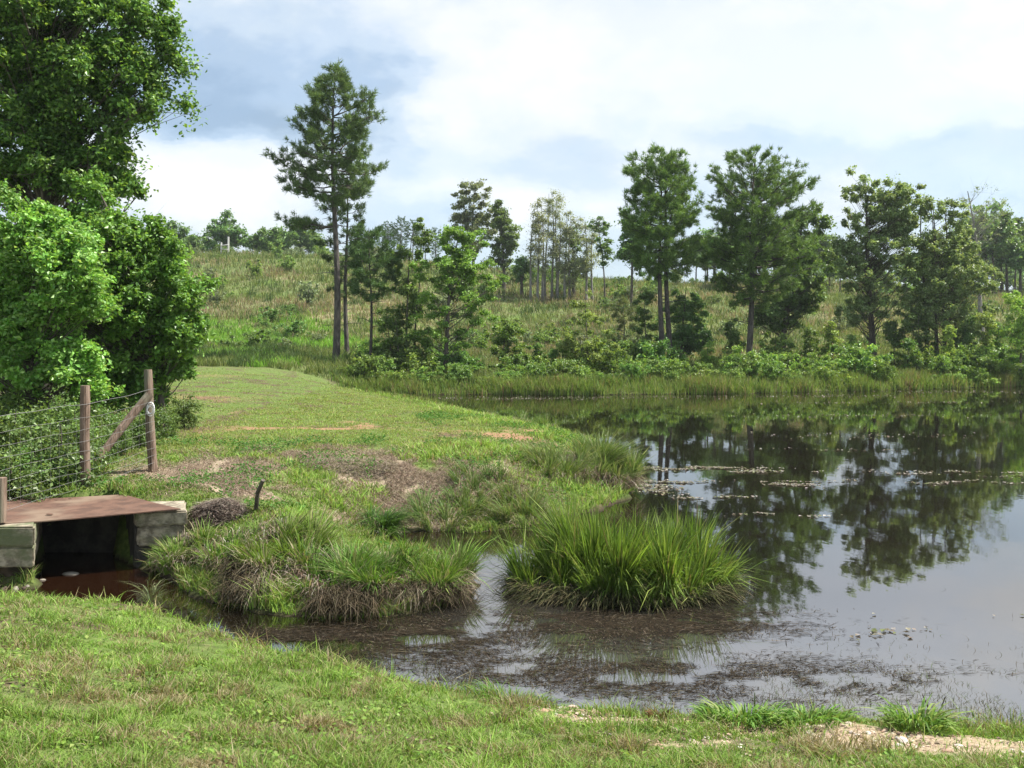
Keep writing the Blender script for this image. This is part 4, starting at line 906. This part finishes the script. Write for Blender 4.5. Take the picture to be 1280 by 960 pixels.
# trees on the far ridge
def far_tree(label, px, D, topy, lobes, cols, seed, n=7000, dead=False, ncl=70, name='ridge_tree', trunks=((0, 0),), leaf=.36, clump=.36, bare=0, tr=.2, cat='tree'):
    return broadleaf(name, label, cat, px, D, topy, lobes, ncl, n, leaf, LG[cols] if isinstance(cols, str) else cols, tr, seed, mat=M_DEADW if dead else M_BARK, trunks=trunks, clump=clump, bare=bare, group=None)
FARM = [(.06, .11, .035), (.08, .135, .045), (.045, .085, .03)]
far_tree('rounded pale green ridge tree at the far left beside the foreground leaves', 213, 125, 275, [(213, 293, 18, 17), (225, 298, 18, 14), (200, 300, 16, 14)], FARM, 301)
far_tree('small dark bush like ridge tree left of the timber frame', 243, 128, 293, [(243, 306, 12, 11)], 'dark', 302, 2500, ncl=30)
far_tree('big rounded ridge tree behind the pale timber frame', 283, 132, 262, [(282, 283, 20, 18), (270, 298, 20, 16), (296, 298, 20, 16)], FARM, 303)
far_tree('very dark low rounded tree on the ridge left of the tallest pine', 343, 130, 282, [(343, 298, 22, 14), (330, 304, 16, 10), (360, 300, 16, 13)], 'dark', 304)
far_tree('lighter green ridge tree between the very dark tree and the tallest pine', 376, 132, 275, [(374, 292, 18, 16), (390, 302, 14, 12)], FARM, 305)
far_tree('tall airy tree on the ridge with branching pale top, the highest above the bright oak', 592, 100, 225, [(592, 245, 24, 18), (580, 270, 26, 20), (610, 272, 22, 22), (595, 300, 26, 20)], 'grey', 306, 9000, ncl=90, leaf=.26, clump=.36)
far_tree('darker full tree at the right shoulder of the airy ridge tree', 630, 97, 243, [(626, 268, 14, 22), (630, 300, 20, 26), (622, 325, 18, 14)], 'dark', 307, 8000, ncl=80, leaf=.26)
for i, (px, D, ty, lab) in enumerate([(672, 90, 245, 'leftmost'), (690, 92, 232, 'second'), (706, 90, 262, 'third')]):
    far_tree(f'dying sparse tree with grey stems on the slope, {lab} in the clump of three', px, D, ty, [(px+2, ty+25, 11, 24), (px, ty+55, 13, 26), (px+3, ty+82, 12, 18)], [(.12, .135, .085), (.15, .16, .11), (.09, .11, .06)], 310+i, 4200, True, 60, 'dying_tree', ((0, 0), (.5, .3), (-.7, .2)), .15, .42, 2, .13, 'dying tree')
far_tree('dying sparse tree with two grey stems right of the clump of three', 733, 90, 268, [(733, 290, 14, 20), (738, 315, 15, 18), (728, 335, 12, 12)], [(.12, .135, .085), (.15, .16, .11), (.09, .11, .06)], 315, 5000, True, 60, 'dying_tree', ((0, 0), (.6, .3)), .15, .42, 2, .13, 'dying tree')
far_tree('slim tree leaning left at the right end of the dying row', 756, 86, 270, [(748, 285, 13, 16), (755, 310, 10, 20)], 'dark', 316, 2600, False, 34, 'slim_tree', leaf=.2, clump=.3, tr=.1)
far_tree('dark bushy tree under the dying row, at its left end', 652, 92, 320, [(652, 336, 11, 16)], 'dark', 317, 2400, ncl=24, leaf=.22)
far_tree('bushy green tree in the middle of the dying row', 717, 92, 280, [(716, 305, 9, 22), (716, 335, 12, 14)], 'mid', 318, 2800, ncl=30, leaf=.22)

def protos(kind, n, seed):
    out = []
    for i in range(n):
        out.append(None)
    return out
# pine wood on the skyline: pines built once, then copied
GP = 'pines and trees of the distant wood'
pp = [pine('distant_pine', 'distant pine in the wood on the skyline', 700+20*i, 150, [(262, 696+20*i, 704+20*i), (272, 688+20*i, 712+20*i), (290, 684+20*i, 716+20*i), (305, 688+20*i, 712+20*i)], 330+i, .2, 34, .7,
           cols=[(.05, .085, .04), (.06, .10, .05)], group=GP) for i in range(2)]
bt = [broadleaf('distant_tree', 'distant leafy tree in the wood on the skyline', 'tree', 700+20*i, 150, 280, [(700+20*i, 300, 18, 16), (706+20*i, 310, 20, 14), (692+20*i, 308, 16, 14)], 40, 3200, .45, LG['dark']+FARM, .2, 340+i, group=GP, clump=.42) for i in range(3)]
rg = np.random.default_rng(350); prot = pp + bt; first = {id(p_): True for p_ in prot}
lst = [(px, 138, .8, 0) for px in range(445, 560, 10)] + [(px, 150, .6, 0) for px in range(470, 560, 18)] + [(px, 142, .55, 1) for px in range(150, 420, 17)] + [(px, 132, 1.0, 1) for px in range(870, 1045, 11)] + \
      [(px, 105, .55, 1) for px in range(880, 1060, 14)] + [(px, 150, .8, 2) for px in range(1050, 1330, 12)] + [(px, 175, 1.15, 2) for px in range(1150, 1400, 13)] + [(px, 112, 1.1, 1) for px in range(1225, 1340, 9)] + [(px, 185, .42, 1) for px in range(640, 900, 26)]
for i, (px, D, sc, k_) in enumerate(lst):
    D = D + rg.uniform(-6, 6); x = X_(px + rg.uniform(-4, 4), D); z = hz(x, D)-.3; sc *= rg.uniform(.75, 1.2)
    p_ = prot[rg.integers(0, 2)] if k_ == 0 else (prot[rg.integers(2, 5)] if k_ == 1 else prot[rg.integers(0, 5)])
    base_s = sc*(.72 if p_ in pp else .85)
    if first[id(p_)]:
        first[id(p_)] = False; p_.location = (x, D, z); p_.scale = (base_s,)*3; p_.rotation_euler = (0, 0, rg.uniform(0, 6))
    else: dup(p_, (x, D, z), rg.uniform(0, 6.28), base_s)

# shrubs of the hillside and of the far shore
SH = 'shrubs scattered over the hillside'; SF = 'leafy shrubs along the far shore'
def shrub_proto(name, label, cols, seed, n, leaf, w, h, group, cat='shrub'):
    D = 45; x0 = 640; s = F/D
    return broadleaf(name, label, cat, x0, D, HY - (h-CZ)*s + 0, [(x0, HY-(h*.62-CZ)*s, w*s, h*.36*s), (x0-w*.4*s, HY-(h*.38-CZ)*s, w*.7*s, h*.3*s), (x0+w*.4*s, HY-(h*.35-CZ)*s, w*.7*s, h*.3*s)], 34, n, leaf, cols, .03, seed, clump=.28, flat=.7, group=group, zbase=0, limbs=.6)
hp = [shrub_proto('hill_shrub', 'small green shrub among the tall grass of the hillside', LG['olive']+LG['mid'], 401, 1500, .12, .8, 1.4, SH),
      shrub_proto('hill_shrub', 'small green shrub among the tall grass of the hillside', LG['dark']+LG['mid'], 402, 1500, .12, 1.1, 1.1, SH),
      shrub_proto('hill_shrub', 'small green shrub among the tall grass of the hillside', LG['grey'], 403, 1300, .11, .6, 1.5, SH)]
rg = np.random.default_rng(410); cnt = 0
used = [True]*3
while cnt < 230:
    y = rg.uniform(52, 128); x = rg.uniform(-1, 1)*(.58*y+3)
    if fbm([x], [y], .12, 3, 77)[0] < .42: continue
    i = cnt % 3; z = hz(x, y)-.05; sc = rg.uniform(.5, 1.5)*(1 if y < 100 else 1.2); S3 = (sc*rg.uniform(.8, 1.2), sc, sc*rg.uniform(.7, 1.2))
    if used[i]: used[i] = False; hp[i].location = (x, y, z); hp[i].scale = S3
    else: dup(hp[i], (x, y, z), rg.uniform(0, 6.28), S3)
    cnt += 1
fp = [shrub_proto('shore_shrub', 'light green leafy shrub in the thicket along the far shore', LG['mid']+LG['yellow'][:1], 421, 2200, .10, .9, 1.2, SF),
      shrub_proto('shore_shrub', 'light green leafy shrub in the thicket along the far shore', LG['olive']+LG['bright'], 422, 2200, .10, 1.2, 1.0, SF),
      shrub_proto('shore_shrub', 'light green leafy shrub in the thicket along the far shore', LG['olive']+LG['mid'], 423, 2200, .10, .8, 1.3, SF),
      shrub_proto('shore_shrub', 'light green leafy shrub in the thicket along the far shore', LG['mid'], 424, 2200, .11, 1.0, 1.4, SF)]
used = [True]*4; rg = np.random.default_rng(430)
for k_ in range(150):
    px = rg.uniform(445, 1300); base = np.interp(X_(px, 43), [-8, 2, 13, 26], [41.6, 41.8, 43.8, 48.5]); D = base + rg.uniform(.3, 7) * (1 if k_ % 3 else .3); x = X_(px, D); i = k_ % 4
    if pond_sd([x], [D])[0] < .5: continue
    z = hz(x, D)-.05; sc = rg.uniform(.6, 1.45)*(1 if D > base+1.5 else .65)
    if used[i]: used[i] = False; fp[i].location = (x, D, z); fp[i].scale = (sc, sc, sc)
    else: dup(fp[i], (x, D, z), rg.uniform(0, 6.28), (sc*1.1, sc, sc*rg.uniform(.8, 1.2)))

# pale timber frame on the ridge
D = 118; hf = thing('timber_frame', 'pale H shaped timber frame of two poles and rails on the ridge skyline', 'timber frame', (X_(280, D), D, hz(X_(280, D), D)))
zz = hf.location[2]; s = D/F
M_PALE = solid_mat('pale_timber', (.42, .42, .40), (.58, .57, .54), 6, .8, .3, (1, 1, .2))
def pole(p0, p1, r, nm):
    V, T = tube([p0, p1], r, 8); tris_mesh(nm, V, T, M_PALE, parent=hf)
pole((-.35, 0, -.5), (-.35, 0, Z_(303, D)-zz), .11, 'pole'); pole((.55, 0, -.5), (.55, 0, Z_(296, D)-zz), .13, 'pole')
pole((-.35, -.13, Z_(307, D)-zz), (.55, -.13, Z_(306, D)-zz), .07, 'rail'); pole((-.35, -.13, Z_(311.5, D)-zz), (.55, -.13, Z_(312, D)-zz), .06, 'rail')

# ------------------------------------------------------------------ left foreground trees
broadleaf('maple_tree', 'big dark maple with overhanging crown filling the top left corner', 'tree', 62, 19, -120,
     [(20, -40, 150, 90), (60, 40, 120, 60), (150, 10, 62, 34), (165, 75, 62, 36), (180, 125, 46, 30), (120, 120, 80, 50), (60, 130, 80, 60), (130, 190, 50, 36), (60, 210, 90, 50), (150, 232, 36, 14), (168, 240, 18, 8), (120, 205, 50, 34), (20, 190, 80, 80), (212, 55, 22, 26), (222, 4, 18, 12), (215, 110, 16, 22), (30, 60, 100, 60)],
     460, 90000, .10, [(.04, .075, .016), (.06, .108, .022), (.03, .058, .013), (.09, .14, .03)], .24, 501, clump=.95, flat=.85, depth=.8)
broadleaf('hanging_branch', 'leafy twig hanging into the top edge right of the big maple', 'branch', 215, 17.5, -60, [(218, 0, 10, 12), (256, 0, 8, 4)], 8, 260, .10, LG['dark'], .02, 502, clump=.3, zbase=7.2) if False else None
broadleaf('sweetgum_tree', 'bright green sweetgum whose crown bulges over the path behind the fence', 'tree', 205, 16.5, 212,
     [(105, 250, 44, 34), (80, 300, 60, 50), (60, 380, 60, 60), (140, 400, 70, 60), (165, 285, 40, 30), (130, 290, 58, 36), (190, 320, 50, 30), (215, 360, 50, 34), (205, 410, 56, 40), (150, 360, 60, 50), (110, 420, 70, 50), (190, 460, 52, 36), (225, 400, 40, 36), (150, 480, 60, 34), (200, 500, 30, 20)],
     400, 76000, .085, LG['bright']+LG['mid'], .10, 503, clump=.80, flat=.7)
broadleaf('young_maple', 'light green young maple against the left edge behind the fence', 'tree', 40, 14.2, 238,
     [(25, 275, 52, 34), (70, 300, 50, 36), (100, 350, 50, 50), (20, 455, 60, 36), (85, 480, 50, 26), (50, 320, 60, 40), (10, 350, 50, 50), (70, 370, 56, 40), (40, 410, 60, 34), (100, 450, 44, 30), (0, 420, 50, 44)],
     340, 64000, .075, [(.078, .145, .026), (.105, .178, .036), (.058, .11, .02), (.13, .19, .06)], .09, 504, clump=.85, flat=.65)
broadleaf('dark_tree', 'deep shaded tree filling the gap low at the left behind the fence', 'tree', 20, 19.5, 360,
     [(30, 430, 90, 60), (-20, 470, 80, 60), (110, 470, 60, 50), (60, 520, 80, 30)], 120, 20000, .11, LG['dark'], .12, 505, clump=.85)
# undergrowth behind the fence
ug = [shrub_proto('undergrowth_bush', 'leafy weed behind the wire fence', LG['dark'], 511, 2600, .055, .55, .95, 'weeds behind the fence', 'weed'),
      shrub_proto('undergrowth_bush', 'leafy weed behind the wire fence', LG['dark']+LG['mid'], 512, 2600, .05, .5, 1.05, 'weeds behind the fence', 'weed')]
used = [True]*2; rg = np.random.default_rng(515)
for k_, (px, D) in enumerate([(12, 11.2), (45, 11.6), (75, 12.0), (95, 12.9), (20, 12.6), (60, 13.2), (125, 13.6), (150, 14.2), (175, 14.8), (35, 14), (100, 14.4), (205, 15.8), (-20, 11.5), (130, 15.2), (230, 17.5)]):
    x = X_(px, D); z = max(hz(x, D), .1)-.05; i = k_ % 2; sc = rg.uniform(.75, 1.15)*(.7 if px > 115 else 1)
    if used[i]: used[i] = False; ug[i].location = (x, D, z); ug[i].scale = (sc,)*3
    else: dup(ug[i], (x, D, z), rg.uniform(0, 6), sc)

# ------------------------------------------------------------------ render
scn.cycles.max_bounces = 6; scn.cycles.diffuse_bounces = 3; scn.cycles.glossy_bounces = 3; scn.cycles.transmission_bounces = 3; scn.cycles.transparent_max_bounces = 6
scn.cycles.use_fast_gi = False

# ------------------------------------------------------------------ air
hm = bpy.data.materials.new('haze'); hm.use_nodes = True; hm.node_tree.nodes.clear()
pv = hm.node_tree.nodes.new('ShaderNodeVolumePrincipled'); pv.inputs['Color'].default_value = (.86, .93, 1, 1); pv.inputs['Density'].default_value = .00025; pv.inputs['Anisotropy'].default_value = .2
ho = hm.node_tree.nodes.new('ShaderNodeOutputMaterial'); hm.node_tree.links.new(pv.outputs[0], ho.inputs['Volume'])
V, T = box(-1000, 1000, -60, 1700, -14, 42)
tag(tris_mesh('haze', V, T, hm), 'thin pale summer haze over the pond and hillside', 'haze', kind='stuff')
